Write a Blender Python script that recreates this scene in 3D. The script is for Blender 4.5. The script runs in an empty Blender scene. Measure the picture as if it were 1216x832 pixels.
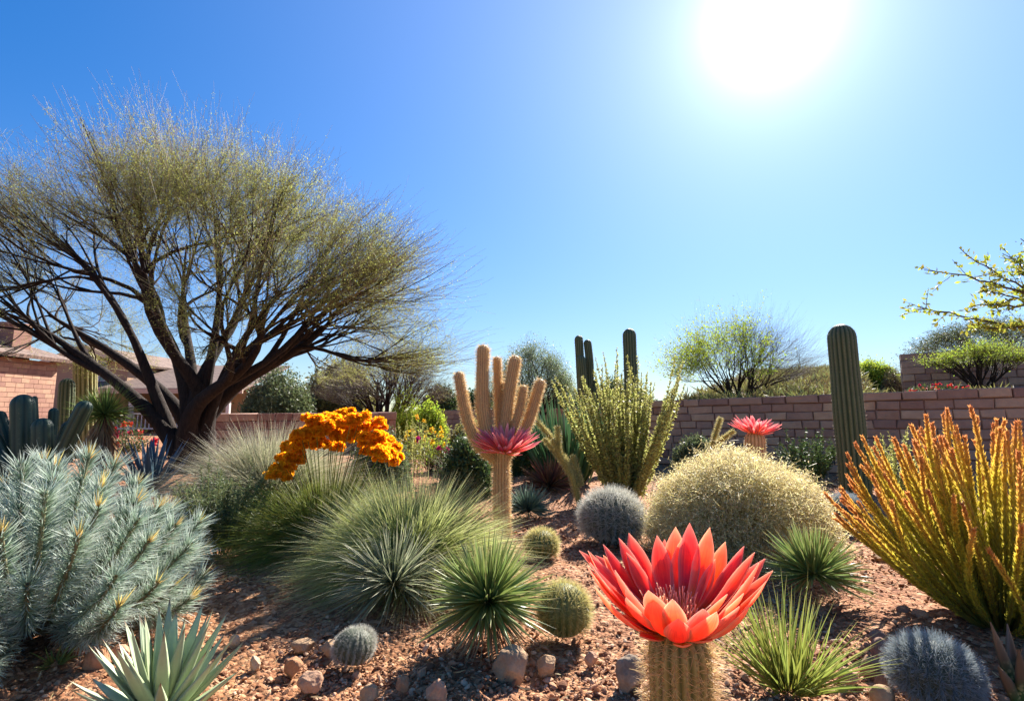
import bpy, math
import numpy as np
from mathutils import Vector

rng = np.random.default_rng(11)
SC = bpy.context.scene
COL = SC.collection

# ------------------------------------------------------------------ camera
F = 608.0                      # focal length in pixels of a 1216 px wide picture (18 mm)
H = 1.1                        # eye height
PITCH = math.atan(74 / F)
cp, sp = math.cos(PITCH), math.sin(PITCH)
cam_d = bpy.data.cameras.new('camera')
cam = bpy.data.objects.new('camera', cam_d)
COL.objects.link(cam)
cam.location = (0, 0, H)
cam.rotation_euler = (math.radians(90) + PITCH, 0, 0)
cam_d.sensor_width = 36
cam_d.lens = 36 * F / 1216
cam_d.clip_start = 0.02
cam_d.clip_end = 3000
SC.camera = cam


def ray(px, py):
    a, b = (px - 608) / F, (416 - py) / F
    return np.array([a, cp - b * sp, sp + b * cp])


def P(px, py, Y):
    d = ray(px, py)
    return np.array([0, 0, H]) + d * (Y / d[1])


def G(px, py, z=0.0):
    d = ray(px, py)
    return np.array([0, 0, H]) + d * ((z - H) / d[2])


# ------------------------------------------------------------------ sky, sun, exposure
sd = ray(914, 22)
sd = sd / np.linalg.norm(sd)
SUN_EL = math.asin(sd[2])
SUN_AZ = math.atan2(sd[0], sd[1])
w = bpy.data.worlds.new('World')
SC.world = w
w.use_nodes = True
nt = w.node_tree
nt.nodes.clear()


def N(tree, kind, **kw):
    n = tree.nodes.new(kind)
    for k, v in kw.items():
        setattr(n, k, v)
    return n


out = N(nt, 'ShaderNodeOutputWorld')
bg = N(nt, 'ShaderNodeBackground')
bg.inputs['Strength'].default_value = 0.085
sky = N(nt, 'ShaderNodeTexSky')
sky.sky_type = 'NISHITA'
sky.sun_disc = False
sky.sun_elevation = SUN_EL
sky.sun_rotation = SUN_AZ
sky.air_density = 1.0
sky.dust_density = 0.0
sky.ozone_density = 3.0
hs = N(nt, 'ShaderNodeHueSaturation')
hs.inputs['Saturation'].default_value = 1.4
hs.inputs['Value'].default_value = 0.78
nt.links.new(sky.outputs[0], hs.inputs['Color'])
# aureole of the sun: scattered light that depends on the angle to the sun only
geo = N(nt, 'ShaderNodeTexCoord')
dot = N(nt, 'ShaderNodeVectorMath', operation='DOT_PRODUCT')
nrmv = N(nt, 'ShaderNodeVectorMath', operation='NORMALIZE')
nt.links.new(geo.outputs['Generated'], nrmv.inputs[0])
nt.links.new(nrmv.outputs[0], dot.inputs[0])
dot.inputs[1].default_value = tuple(sd)
mx = N(nt, 'ShaderNodeMath', operation='MAXIMUM')
mx.inputs[1].default_value = 0
nt.links.new(dot.outputs['Value'], mx.inputs[0])
lum = N(nt, 'ShaderNodeVectorMath', operation='DOT_PRODUCT')
nt.links.new(hs.outputs[0], lum.inputs[0])
lum.inputs[1].default_value = (.3, .4, .3)
den = N(nt, 'ShaderNodeMath', operation='MULTIPLY_ADD')
nt.links.new(lum.outputs['Value'], den.inputs[0])
den.inputs[1].default_value = .22
den.inputs[2].default_value = 1.0
inv = N(nt, 'ShaderNodeMath', operation='DIVIDE')
inv.inputs[0].default_value = 1
nt.links.new(den.outputs[0], inv.inputs[1])
cmp_ = N(nt, 'ShaderNodeVectorMath', operation='SCALE')
nt.links.new(hs.outputs[0], cmp_.inputs[0])
nt.links.new(inv.outputs[0], cmp_.inputs['Scale'])
tint = N(nt, 'ShaderNodeVectorMath', operation='MULTIPLY')
nt.links.new(cmp_.outputs[0], tint.inputs[0])
tint.inputs[1].default_value = (.69, .98, 1.14)
prev = tint.outputs[0]
for pw, st, colr in ((2500, 60, (1, .97, .92)), (420, 4.0, (1, .98, .95)), (110, 1.5, (1, .98, .96)), (26, .9, (1, .97, .94)), (9, .5, (1, .97, .93)), (3, .95, (.97, .98, .97))):
    p_ = N(nt, 'ShaderNodeMath', operation='POWER')
    p_.inputs[1].default_value = pw
    nt.links.new(mx.outputs[0], p_.inputs[0])
    sc_ = N(nt, 'ShaderNodeVectorMath', operation='SCALE')
    sc_.inputs[0].default_value = colr
    m_ = N(nt, 'ShaderNodeMath', operation='MULTIPLY')
    m_.inputs[1].default_value = st
    nt.links.new(p_.outputs[0], m_.inputs[0])
    nt.links.new(m_.outputs[0], sc_.inputs['Scale'])
    ad = N(nt, 'ShaderNodeVectorMath', operation='ADD')
    nt.links.new(prev, ad.inputs[0])
    nt.links.new(sc_.outputs[0], ad.inputs[1])
    prev = ad.outputs[0]
# pale haze of the air along the horizon
sepz = N(nt, 'ShaderNodeSeparateXYZ')
nt.links.new(nrmv.outputs[0], sepz.inputs[0])
absz = N(nt, 'ShaderNodeMath', operation='ABSOLUTE')
nt.links.new(sepz.outputs['Z'], absz.inputs[0])
omz = N(nt, 'ShaderNodeMath', operation='SUBTRACT')
omz.inputs[0].default_value = 1
nt.links.new(absz.outputs[0], omz.inputs[1])
pz = N(nt, 'ShaderNodeMath', operation='POWER')
nt.links.new(omz.outputs[0], pz.inputs[0])
pz.inputs[1].default_value = 5
hz_ = N(nt, 'ShaderNodeVectorMath', operation='SCALE')
hz_.inputs[0].default_value = (1.35, .75, .6)
nt.links.new(pz.outputs[0], hz_.inputs['Scale'])
adz = N(nt, 'ShaderNodeVectorMath', operation='ADD')
nt.links.new(prev, adz.inputs[0])
nt.links.new(hz_.outputs[0], adz.inputs[1])
prev = adz.outputs[0]
nt.links.new(prev, bg.inputs['Color'])
nt.links.new(bg.outputs[0], out.inputs['Surface'])

sl = bpy.data.lights.new('sun', 'SUN')
sl.energy = 5.0
sl.angle = math.radians(0.5)
sl.color = (1, .94, .86)
so = bpy.data.objects.new('sun', sl)
COL.objects.link(so)
so.rotation_euler = Vector(sd).to_track_quat('Z', 'Y').to_euler()
so.location = (20, 40, 40)

vs = SC.view_settings
vs.view_transform = 'Standard'
vs.look = 'None'
vs.exposure = 1.7
vs.gamma = 1
vs.use_curve_mapping = False
SC.cycles.use_denoising = True
SC.cycles.max_bounces = 6
SC.cycles.diffuse_bounces = 4
SC.cycles.glossy_bounces = 2
SC.cycles.transmission_bounces = 4
SC.cycles.transparent_max_bounces = 6
SC.cycles.sample_clamp_indirect = 6


# ------------------------------------------------------------------ helpers
def unit(a):
    a = np.asarray(a, float)
    return a / np.maximum(np.linalg.norm(a, axis=-1, keepdims=True), 1e-9)


def rdir(n):
    return unit(rng.normal(size=(n, 3)))


def hash3(i):
    i = i.astype(np.int64)
    h = (i[..., 0] * 374761393 + i[..., 1] * 668265263 + i[..., 2] * 2147483647 * 3) & 0xffffffff
    h = ((h ^ (h >> 13)) * 1274126177) & 0xffffffff
    h = ((h ^ (h >> 16)) * 2246822519) & 0xffffffff
    return ((h ^ (h >> 15)) & 0xffff) / 65535.0


def vnoise(p):
    p = np.asarray(p, float)
    i = np.floor(p)
    f = p - i
    f = f * f * (3 - 2 * f)
    r = 0
    for a in (0, 1):
        for b in (0, 1):
            for c in (0, 1):
                wgt = (f[..., 0] if a else 1 - f[..., 0]) * (f[..., 1] if b else 1 - f[..., 1]) * (f[..., 2] if c else 1 - f[..., 2])
                r = r + wgt * hash3(i + np.array([a, b, c]))
    return r * 2 - 1


def fbm(p, o=4):
    p = np.asarray(p, float)
    r, a = 0, 1.0
    for k in range(o):
        r = r + a * vnoise(p * 2 ** k + 17.3 * k)
        a *= .5
    return r


class Geo:
    def __init__(s):
        s.v, s.f, s.t, s.r, s.u, s.m = [], [], [], [], [], []
        s.n = 0

    def add(s, v, f, t=None, r=None, u=None, mat=0):
        v = np.asarray(v, float).reshape(-1, 3)
        k = len(v)
        f = np.asarray(f, np.int64)
        s.v.append(v)
        s.f.append(f + s.n)
        s.m.append(np.full(len(f), mat))
        for lst, q in ((s.t, t), (s.r, r), (s.u, u)):
            lst.append(np.zeros(k) if q is None else np.broadcast_to(np.asarray(q, float), (k,)) if np.ndim(q) == 0 else np.asarray(q, float).reshape(-1))
        s.n += k
        return s

    def build(s, name, mats, parent=None, loc=None, smooth=True):
        me = bpy.data.meshes.new(name)
        v = np.concatenate(s.v)
        me.vertices.add(len(v))
        me.vertices.foreach_set('co', v.astype(np.float32).ravel())
        loops, starts, c = [], [], 0
        for f in s.f:
            k = f.shape[1]
            loops.append(f.ravel())
            starts.append(c + np.arange(len(f)) * k)
            c += f.size
        loops = np.concatenate(loops)
        starts = np.concatenate(starts)
        me.loops.add(len(loops))
        me.loops.foreach_set('vertex_index', loops.astype(np.int32))
        me.polygons.add(len(starts))
        me.polygons.foreach_set('loop_start', starts.astype(np.int32))
        me.polygons.foreach_set('use_smooth', np.full(len(starts), smooth))
        for nm, lst in (('t', s.t), ('rnd', s.r), ('u', s.u)):
            at = me.attributes.new(nm, 'FLOAT', 'POINT')
            at.data.foreach_set('value', np.concatenate(lst).astype(np.float32))
        if not isinstance(mats, (list, tuple)):
            mats = [mats]
        for m in mats:
            me.materials.append(m)
        if len(mats) > 1:
            me.polygons.foreach_set('material_index', np.concatenate(s.m).astype(np.int32))
        me.update(calc_edges=True)
        o = bpy.data.objects.new(name, me)
        COL.objects.link(o)
        if parent is not None:
            o.parent = parent
        if loc is not None:
            o.location = tuple(loc)
        return o

    def strands(s, Pp, W, n=1, side=None, rnd=None, sec=None, t=None, tsec=None, fold=.25, closed=None, mat=0):
        """N paths of K points swept with a cross-section: ribbon (n=1), folded ribbon (n=2), tube (n>2) or sec"""
        Pp = np.asarray(Pp, float)
        if Pp.ndim == 2:
            Pp = Pp[None]
        n_, K = Pp.shape[:2]
        W = np.broadcast_to(np.asarray(W, float), (n_, K))
        T = unit(np.gradient(Pp, axis=1))
        Tm = unit(Pp[:, -1] - Pp[:, 0])
        if side is None:
            side = unit(np.cross(Tm, rdir(n_)))
        side = np.broadcast_to(side, (n_, 3))
        S = side[:, None] - (side[:, None] * T).sum(-1, keepdims=True) * T
        S = unit(S)
        B = np.cross(T, S)
        if sec is None:
            if n == 1:
                sec, cl = np.array([(-.5, 0), (.5, 0)]), False
            elif n == 2:
                sec, cl = np.array([(-.5, fold), (0, 0), (.5, fold)]), False
            else:
                a = np.arange(n) / n * 2 * np.pi
                sec, cl = .5 * np.stack([np.cos(a), np.sin(a)], 1), True
        else:
            sec, cl = np.asarray(sec, float), True
        if closed is not None:
            cl = closed
        m = len(sec)
        V = Pp[:, :, None] + W[:, :, None, None] * (sec[None, None, :, :1] * S[:, :, None] + sec[None, None, :, 1:] * B[:, :, None])
        j = np.arange(m if cl else m - 1)
        j2 = (j + 1) % m
        k = np.arange(K - 1)
        q = np.stack([k[:, None] * m + j, k[:, None] * m + j2, (k[:, None] + 1) * m + j2, (k[:, None] + 1) * m + j], -1).reshape(-1, 4)
        f = (np.arange(n_)[:, None, None] * K * m + q[None]).reshape(-1, 4)
        if t is None:
            t = np.linspace(0, 1, K)[None, :]
        t = np.broadcast_to(t, (n_, K))
        tt = np.broadcast_to(t[:, :, None], (n_, K, m))
        if tsec is not None:
            tt = np.broadcast_to(np.asarray(tsec)[None, None], (n_, K, m))
        if rnd is None:
            rnd = rng.random(n_)
        rr = np.broadcast_to(np.asarray(rnd).reshape(-1, 1, 1), (n_, K, m))
        uu = np.broadcast_to(np.abs(sec[:, 0])[None, None] * 2, (n_, K, m))
        return s.add(V.reshape(-1, 3), f, tt.reshape(-1), rr.reshape(-1), uu.reshape(-1), mat)

    def box(s, lo, hi, r=0.0, mat=0, jit=0.0):
        lo, hi = np.asarray(lo, float), np.asarray(hi, float)
        c = np.array([[x, y, z] for x in (0, 1) for y in (0, 1) for z in (0, 1)])
        v = lo + c * (hi - lo) + (rng.normal(size=(8, 3)) * jit if jit else 0)
        fs = np.array([[0, 1, 3, 2], [4, 6, 7, 5], [0, 4, 5, 1], [2, 3, 7, 6], [0, 2, 6, 4], [1, 5, 7, 3]])
        vv = v[fs].reshape(-1, 3)
        return s.add(vv, np.arange(24).reshape(6, 4), 0, r, 0, mat)


def finish(o, label=None, cat=None, group=None, kind=None):
    if label:
        o['label'] = label
    if cat:
        o['category'] = cat
    if group:
        o['group'] = group
    if kind:
        o['kind'] = kind
    return o


def thing(name, label, cat, loc=(0, 0, 0), group=None, rz=0.0):
    o = bpy.data.objects.new(name, None)
    o.empty_display_size = .1
    COL.objects.link(o)
    o.location = tuple(loc)
    o.rotation_euler = (0, 0, rz)
    return finish(o, label, cat, group)


def bez(p0, p1, p2, p3, K):
    t = np.linspace(0, 1, K)[:, None]
    p0, p1, p2, p3 = [np.asarray(p, float)[..., None, :] for p in (p0, p1, p2, p3)]
    return (1 - t) ** 3 * p0 + 3 * (1 - t) ** 2 * t * p1 + 3 * (1 - t) * t * t * p2 + t ** 3 * p3


def icosphere(sub):
    import bmesh
    bm = bmesh.new()
    bmesh.ops.create_icosphere(bm, subdivisions=sub, radius=1)
    bm.verts.ensure_lookup_table()
    v = np.array([x.co[:] for x in bm.verts])
    f = np.array([[q.index for q in x.verts] for x in bm.faces])
    bm.free()
    return v, f


# ------------------------------------------------------------------ materials
def newmat(name):
    m = bpy.data.materials.new(name)
    m.use_nodes = True
    t = m.node_tree
    t.nodes.clear()
    o = N(t, 'ShaderNodeOutputMaterial')
    b = N(t, 'ShaderNodeBsdfPrincipled')
    t.links.new(b.outputs[0], o.inputs[0])
    return m, t, b, o


def ramp(t, stops, src):
    r = N(t, 'ShaderNodeValToRGB')
    e = r.color_ramp.elements
    while len(e) > 1:
        e.remove(e[0])
    e[0].position = stops[0][0]
    e[0].color = (*stops[0][1], 1)
    for p, c in stops[1:]:
        k = e.new(p)
        k.color = (*c, 1)
    t.links.new(src, r.inputs[0])
    return r.outputs[0]


def attr(t, name):
    a = N(t, 'ShaderNodeAttribute')
    a.attribute_name = name
    return a.outputs['Fac']


def mathn(t, op, a, b):
    n = N(t, 'ShaderNodeMath', operation=op)
    for i, x in enumerate((a, b)):
        if hasattr(x, 'links') or hasattr(x, 'is_linked'):
            t.links.new(x, n.inputs[i])
        else:
            n.inputs[i].default_value = x
    return n.outputs[0]


def vary(t, colr, src, var, hue=.02):
    h = N(t, 'ShaderNodeHueSaturation')
    v = mathn(t, 'ADD', mathn(t, 'MULTIPLY', src, 2 * var), 1 - var)
    t.links.new(v, h.inputs['Value'])
    hh = mathn(t, 'ADD', mathn(t, 'MULTIPLY', src, 2 * hue), .5 - hue)
    t.links.new(hh, h.inputs['Hue'])
    t.links.new(colr, h.inputs['Color'])
    return h.outputs[0]


def noise(t, scale, detail=4, vec=None, rough=.6):
    n = N(t, 'ShaderNodeTexNoise')
    n.inputs['Scale'].default_value = scale
    n.inputs['Detail'].default_value = detail
    n.inputs['Roughness'].default_value = rough
    if vec is None:
        c = N(t, 'ShaderNodeTexCoord')
        vec = c.outputs['Object']
    t.links.new(vec, n.inputs['Vector'])
    return n.outputs['Fac']


def bump(t, b, h, strength=.4, dist=.01):
    n = N(t, 'ShaderNodeBump')
    n.inputs['Strength'].default_value = strength
    n.inputs['Distance'].default_value = dist
    t.links.new(h, n.inputs['Height'])
    t.links.new(n.outputs[0], b.inputs['Normal'])


def leafmat(name, stops, var=.3, hue=.02, rough=.5, trans=.3, spec=.35, src='t', nz=0.0, tcol=None):
    """colour along the strand (pigment from base to tip) with a change from leaf to leaf; light passes through"""
    m, t, b, o = newmat(name)
    c = ramp(t, stops, attr(t, src))
    c = vary(t, c, attr(t, 'rnd'), var, hue)
    if nz:
        c = vary(t, c, noise(t, nz, 3), .35, .01)
    t.links.new(c, b.inputs['Base Color'])
    b.inputs['Roughness'].default_value = rough
    b.inputs['Specular IOR Level'].default_value = spec
    if trans:
        tr = N(t, 'ShaderNodeBsdfTranslucent')
        if tcol:
            h = N(t, 'ShaderNodeMix', data_type='RGBA', blend_type='MULTIPLY')
            h.inputs['Factor'].default_value = 1
            t.links.new(c, h.inputs['A'])
            h.inputs['B'].default_value = (*tcol, 1)
            t.links.new(h.outputs['Result'], tr.inputs[0])
        else:
            t.links.new(c, tr.inputs[0])
        mx_ = N(t, 'ShaderNodeMixShader')
        mx_.inputs[0].default_value = trans
        t.links.new(b.outputs[0], mx_.inputs[1])
        t.links.new(tr.outputs[0], mx_.inputs[2])
        t.links.new(mx_.outputs[0], o.inputs[0])
    return m


def skinmat(name, stops, rough=.55, nz=12, bs=.3, var=.2, src='t'):
    m, t, b, o = newmat(name)
    c = ramp(t, stops, attr(t, src))
    c = vary(t, c, noise(t, nz, 5), var, .01)
    t.links.new(c, b.inputs['Base Color'])
    b.inputs['Roughness'].default_value = rough
    b.inputs['Specular IOR Level'].default_value = .3
    bump(t, b, noise(t, nz * 6, 4), bs, .004)
    return m


def plainmat(name, colr, rough=.7, nz=8, var=.25, bs=.2, bscale=40, bd=.004, spec=.3):
    m, t, b, o = newmat(name)
    n = N(t, 'ShaderNodeRGB')
    n.outputs[0].default_value = (*colr, 1)
    c = vary(t, n.outputs[0], noise(t, nz, 5), var, .008)
    c = vary(t, c, noise(t, nz * .16, 4), var * .8, .01)
    c = vary(t, c, attr(t, 'rnd'), var, .012)
    t.links.new(c, b.inputs['Base Color'])
    b.inputs['Roughness'].default_value = rough
    b.inputs['Specular IOR Level'].default_value = spec
    if bs:
        bump(t, b, noise(t, bscale, 5), bs, bd)
    return m


def barkmat(name, c0, c1):
    m, t, b, o = newmat(name)
    tc = N(t, 'ShaderNodeTexCoord')
    mp = N(t, 'ShaderNodeMapping')
    mp.inputs['Scale'].default_value = (1, 1, .18)
    t.links.new(tc.outputs['Object'], mp.inputs[0])
    nn = noise(t, 22, 6, mp.outputs[0], .7)
    c = ramp(t, [(.3, c0), (.7, c1)], nn)
    t.links.new(c, b.inputs['Base Color'])
    b.inputs['Roughness'].default_value = .85
    b.inputs['Specular IOR Level'].default_value = .2
    bump(t, b, nn, .9, .03)
    return m


# ------------------------------------------------------------------ plant builders
def arcs(n, L, maxpol, droop, K=5, r0=.03, polpow=.6, minpol=0.0, wig=.04, z0=0.0, lvar=.25):
    """blades rising from a tuft and bending over under their weight"""
    th = np.radians(minpol + (maxpol - minpol) * rng.random(n) ** polpow)
    ph = rng.random(n) * 2 * np.pi
    d = np.stack([np.sin(th) * np.cos(ph), np.sin(th) * np.sin(ph), np.cos(th)], 1)
    q = r0 * np.sqrt(rng.random(n))
    b = np.stack([q * np.cos(ph), q * np.sin(ph), np.full(n, z0)], 1) + rng.normal(size=(n, 3)) * r0 * .15
    Ls = L * (1 - lvar + 2 * lvar * rng.random(n))
    s = np.linspace(0, 1, K)
    dr = droop * (.5 + rng.random(n))
    Pp = b[:, None] + d[:, None] * (Ls[:, None] * s)[..., None]
    Pp[..., 2] -= (dr * Ls)[:, None] * s ** 2.2
    sw = rng.normal(size=(n, 3)) * wig
    Pp += sw[:, None] * (Ls[:, None] * s ** 2)[..., None]
    return Pp, d


def blades(g, Pp, w, n=1, taper=None, rnd=None, fold=.25, side=None, mat=0):
    K = Pp.shape[1]
    s = np.linspace(0, 1, K)
    if taper is None:
        taper = np.clip((1 - s) ** .6, 0.03, 1)
    W = w * np.asarray(taper)[None] * (.75 + .5 * rng.random(len(Pp)))[:, None]
    g.strands(Pp, W, n=n, rnd=rnd, fold=fold, side=side, mat=mat)


def grow_env(a, b, c=None):
    c = a if c is None else c

    def f(d):
        return 1 / np.sqrt((d[..., 0] / a) ** 2 + (d[..., 1] / c) ** 2 + (d[..., 2] / b) ** 2)
    return f


def children(Pp, R, n, s0, s1, ang, frac, env, cen, K, rr, up=.25, wig=.03, rend=.35, mul=None, min_dz=-1.0, pf=0.0):
    n_, Kp = Pp.shape[:2]
    idx = np.repeat(np.arange(n_), n)
    m = len(idx)
    s = (s0 + (s1 - s0) * rng.random(m)) * (Kp - 1)
    i = np.minimum(s.astype(int), Kp - 2)
    fr = (s - i)[:, None]
    pos = Pp[idx, i] * (1 - fr) + Pp[idx, i + 1] * fr
    T = unit(Pp[idx, i + 1] - Pp[idx, i])
    r = (R[idx, i] * (1 - fr[:, 0]) + R[idx, i + 1] * fr[:, 0]) * rr
    d = unit(Pp[idx, -1] - cen)
    d = unit(d + np.tan(np.radians(ang)) * rng.normal(size=(m, 3)) * .7)
    if min_dz > -1:
        d[:, 2] = np.where(d[:, 2] < min_dz, min_dz + rng.random(m) * .14, d[:, 2])
        d = unit(d)
    e = env(d) * (frac[0] + (frac[1] - frac[0]) * rng.random(m))
    if pf:
        e = e * (1 + pf * np.clip(rng.normal(size=n_), -1.6, 1.6)[idx])
    if mul is not None:
        e = e * mul(d)
    end = cen + d * e[:, None]
    ln = np.linalg.norm(end - pos, axis=1, keepdims=True)
    ed = unit(unit(end - pos) + d * .6 + np.array([0, 0, up]))
    p1 = pos + T * ln * .3
    p2 = end - ed * ln * .35
    Q = bez(pos, p1, p2, end, K)
    sk = np.linspace(0, 1, K)
    Q = Q + (rng.normal(size=(m, 1, 3)) * np.sin(sk * np.pi)[None, :, None] + rng.normal(size=(m, 1, 3)) * np.sin(sk * 2 * np.pi)[None, :, None] * .6) * ln[:, None] * wig
    RR = r[:, None] * (1 - (1 - rend) * sk[None])
    return Q, RR, idx


def cluster_leaves(g, tw, per, size, lo=.3, hi=1.0, jitter=.04, asp=.45, mat=0, K=3):
    n_, Kp = tw.shape[:2]
    idx = np.repeat(np.arange(n_), per)
    s = (lo + (hi - lo) * rng.random(len(idx))) * (Kp - 1)
    i = np.minimum(s.astype(int), Kp - 2)
    fr = (s - i)[:, None]
    pos = tw[idx, i] * (1 - fr) + tw[idx, i + 1] * fr + rng.normal(size=(len(idx), 3)) * jitter
    T = unit(tw[idx, i + 1] - tw[idx, i])
    d = unit(T * .6 + rdir(len(idx)))
    sz = size * (.6 + .8 * rng.random(len(idx)))
    leaf(g, pos, d, sz, sz * asp, mat)


def leaf(g, pos, d, L, wd, mat=0, rnd=None, taper=(.25, 1, .05), bend=.15, n=1, side=None):
    K = len(taper)
    s = np.linspace(0, 1, K)
    L = np.broadcast_to(np.asarray(L, float), (len(pos),))
    Pp = pos[:, None] + d[:, None] * (L[:, None] * s)[..., None]
    Pp = Pp + rdir(len(pos))[:, None] * (L[:, None] * s ** 2 * bend)[..., None]
    W = np.broadcast_to(np.asarray(wd, float), (len(pos),))[:, None] * np.asarray(taper)[None]
    g.strands(Pp, W, n=n, rnd=rnd, side=side, mat=mat)


def make_tree(name, label, cat, base, env_ab, cen_z, limbs, mats, stem_r=.1, counts=(6, 7, 30), leaves=2, leaf_size=.04,
              ang=(24, 13, 9), fr=((.62, .85), (.78, .97), (.86, 1.08)), twig_w=.006, group=None, up=.25, spread0=65, leafmul=None,
              twigK=5, jitter=.05, stem_off=.1, mul=None, lo=.3, asp=.45, stem_fr=(.42, .6), min_dz=-1.0, hi=1.0, pf=0.0, s3=.1, s1=.3, s2=.25, thick=.62, lean0=.3, bole=0.0, tipw=.35):
    """tree > trunk, crown, foliage; limbs may be a list of end points or a number"""
    root = thing(name, label, cat, base, group)
    env = grow_env(*env_ab)
    cen = np.array([0, 0, cen_z])
    if isinstance(limbs, int):
        ph = np.arange(limbs) * 2.399 + rng.random() * 6
        th = np.radians(spread0) * np.sqrt((np.arange(limbs) + .5) / limbs)
        d = np.stack([np.sin(th) * np.cos(ph), np.sin(th) * np.sin(ph), np.cos(th)], 1)
        ends = cen + d * (env(d) * rng.uniform(*stem_fr, limbs))[:, None]
    else:
        ends = np.asarray(limbs, float)
        dl = unit(ends - cen)
        ll = np.linalg.norm(ends - cen, axis=1)
        ends = cen + dl * np.minimum(ll, .66 * env(dl) * (mul(dl) if mul is not None else 1))[:, None]
    n = len(ends)
    hd = unit((ends - cen) * np.array([1, 1, 0]) + 1e-6)
    st = hd * stem_off * (.4 + .6 * rng.random((n, 1)))
    st[:, 2] = -.1
    ln = np.linalg.norm(ends - st, axis=1, keepdims=True)
    d0 = unit(np.array([0, 0, 1.0]) + hd * lean0)
    L0 = bez(st, st + d0 * ln * .38, ends - unit(ends - cen + np.array([0, 0, 1.0])) * ln * .3, ends, 14)
    sk = np.linspace(0, 1, 14)
    L0 = L0 + (rng.normal(size=(n, 1, 3)) * np.sin(sk * np.pi)[None, :, None] + rng.normal(size=(n, 1, 3)) * np.sin(sk * 2 * np.pi)[None, :, None]) * ln[:, None] * .025
    R0 = stem_r * (.75 + .5 * rng.random((n, 1))) * (1 - .9 * sk[None] ** 1.1) * (1 + .5 * np.exp(-sk[None] * 9))
    tr = Geo()
    if bole:
        zb = np.array([-.15, 0, .15, .4, .7, 1.0])
        tr.strands(np.stack([.03 * np.sin(zb * 3), 0 * zb, zb], 1)[None], (bole * 2 * np.array([1.35, 1.25, 1.1, 1.0, .98, .7]))[None], n=18)
    tr.strands(L0, R0 * 2, n=10)
    L1, R1, _ = children(L0, R0, counts[0], s1, 1, ang[0], fr[0], env, cen, 9, thick, up, .035, .13, mul=mul, min_dz=min_dz)
    tr.strands(L1, R1 * 2, n=6)
    L2, R2, _ = children(L1, R1, counts[1], s2, 1, ang[1], fr[1], env, cen, 7, thick - .02, up, .03, .15, mul=mul, min_dz=min_dz)
    tr.strands(L2, R2 * 2, n=4)
    tr.build('trunk', mats[0], root)
    L3, R3, _ = children(L2, R2, counts[2], s3, 1, ang[2], fr[2], env, cen, twigK, .5, up, .03, .3, mul=mul, min_dz=min_dz, pf=pf)
    cr = Geo()
    wv = np.clip(R3 * 2, twig_w * .5, twig_w * 1.6) * np.linspace(1, tipw, twigK)[None]
    cr.strands(L3, wv, n=3)
    cr.build('crown', mats[1], root)
    if leaves:
        src = L3
        if leafmul is not None:
            src = L3[leafmul(L3[:, -1])]
        fo = Geo()
        cluster_leaves(fo, src, leaves, leaf_size, lo, hi, jitter, asp)
        fo.build('foliage', mats[2], root)
    return root


def column_path(pts, r, K=22, base_taper=1.0, tip_taper=.9):
    pts = np.asarray(pts, float)
    fine = bez(pts[0], pts[1], pts[2], pts[3], 60)
    seg = np.linalg.norm(np.diff(fine, axis=0), axis=1)
    s = np.concatenate([[0], np.cumsum(seg)])
    L = s[-1]
    a = np.linspace(0, np.pi / 2, 8)
    sa = np.concatenate([np.linspace(0, L - r, K - 8, endpoint=False), L - r + r * np.sin(a)])
    q = np.stack([np.interp(sa, s, fine[:, i]) for i in range(3)], 1)
    x = np.clip(sa / max(L - r, 1e-6), 0, 1)
    rad = r * (base_taper + (1 - base_taper) * np.clip(x / .3, 0, 1)) * (1 - (1 - tip_taper) * x)
    rad = rad * (1 + .035 * vnoise(np.stack([sa * 2.3 / max(r * 4, .05), 0 * sa + r * 91, 0 * sa + L * 37], 1)))
    rad[-8:] = rad[-8] * np.cos(a)
    rad[-1] = .001
    return q, rad


def rib_section(nr, depth, per=6):
    a = np.arange(nr * per) / (nr * per) * 2 * np.pi
    h = np.abs(np.cos(a * nr / 2)) ** .8
    rr = .5 * (1 - depth + depth * h)
    return np.stack([np.cos(a) * rr, np.sin(a) * rr], 1), h


def add_column(g, sg, pts, r, nr=14, depth=.16, K=22, spine=.02, step=.05, each=4, sw=.002, base_taper=1.0, tip_taper=.92, spread=.9):
    q, rad = column_path(pts, r, K, base_taper, tip_taper)
    sec, h = rib_section(nr, depth)
    side = unit(np.cross(unit(q[-1] - q[0]), np.array([.3, 1, .2])))
    g.strands(q[None], (rad * 2)[None], sec=sec, tsec=h, side=side[None])
    if sg is None:
        return q, rad
    # spines along the ridges
    T = unit(np.gradient(q, axis=0))
    S = unit(side - (T @ side)[:, None] * T)
    B = np.cross(T, S)
    seg = np.linalg.norm(np.diff(q, axis=0), axis=1)
    s = np.concatenate([[0], np.cumsum(seg)])
    ns = max(int(s[-1] / step), 4)
    pos, nrm = [], []
    for k in range(nr):
        a = k / nr * 2 * np.pi
        ss = (np.arange(ns) + .5 * rng.random()) / ns * s[-1] * .995
        ii = lambda X: np.stack([np.interp(ss, s, X[:, c]) for c in range(3)], 1)
        dd = unit(ii(S) * math.cos(a) + ii(B) * math.sin(a))
        rr = np.interp(ss, s, rad)
        pos.append(ii(q) + dd * rr[:, None])
        up_ = (np.clip((ss - (s[-1] - r)) / r, 0, 1) ** 2)[:, None]
        nrm.append(unit(dd * (1 - up_ * .9) + ii(T) * up_))
    spines(sg, np.concatenate(pos), np.concatenate(nrm), each, spine, sw, spread)
    return q, rad


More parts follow.
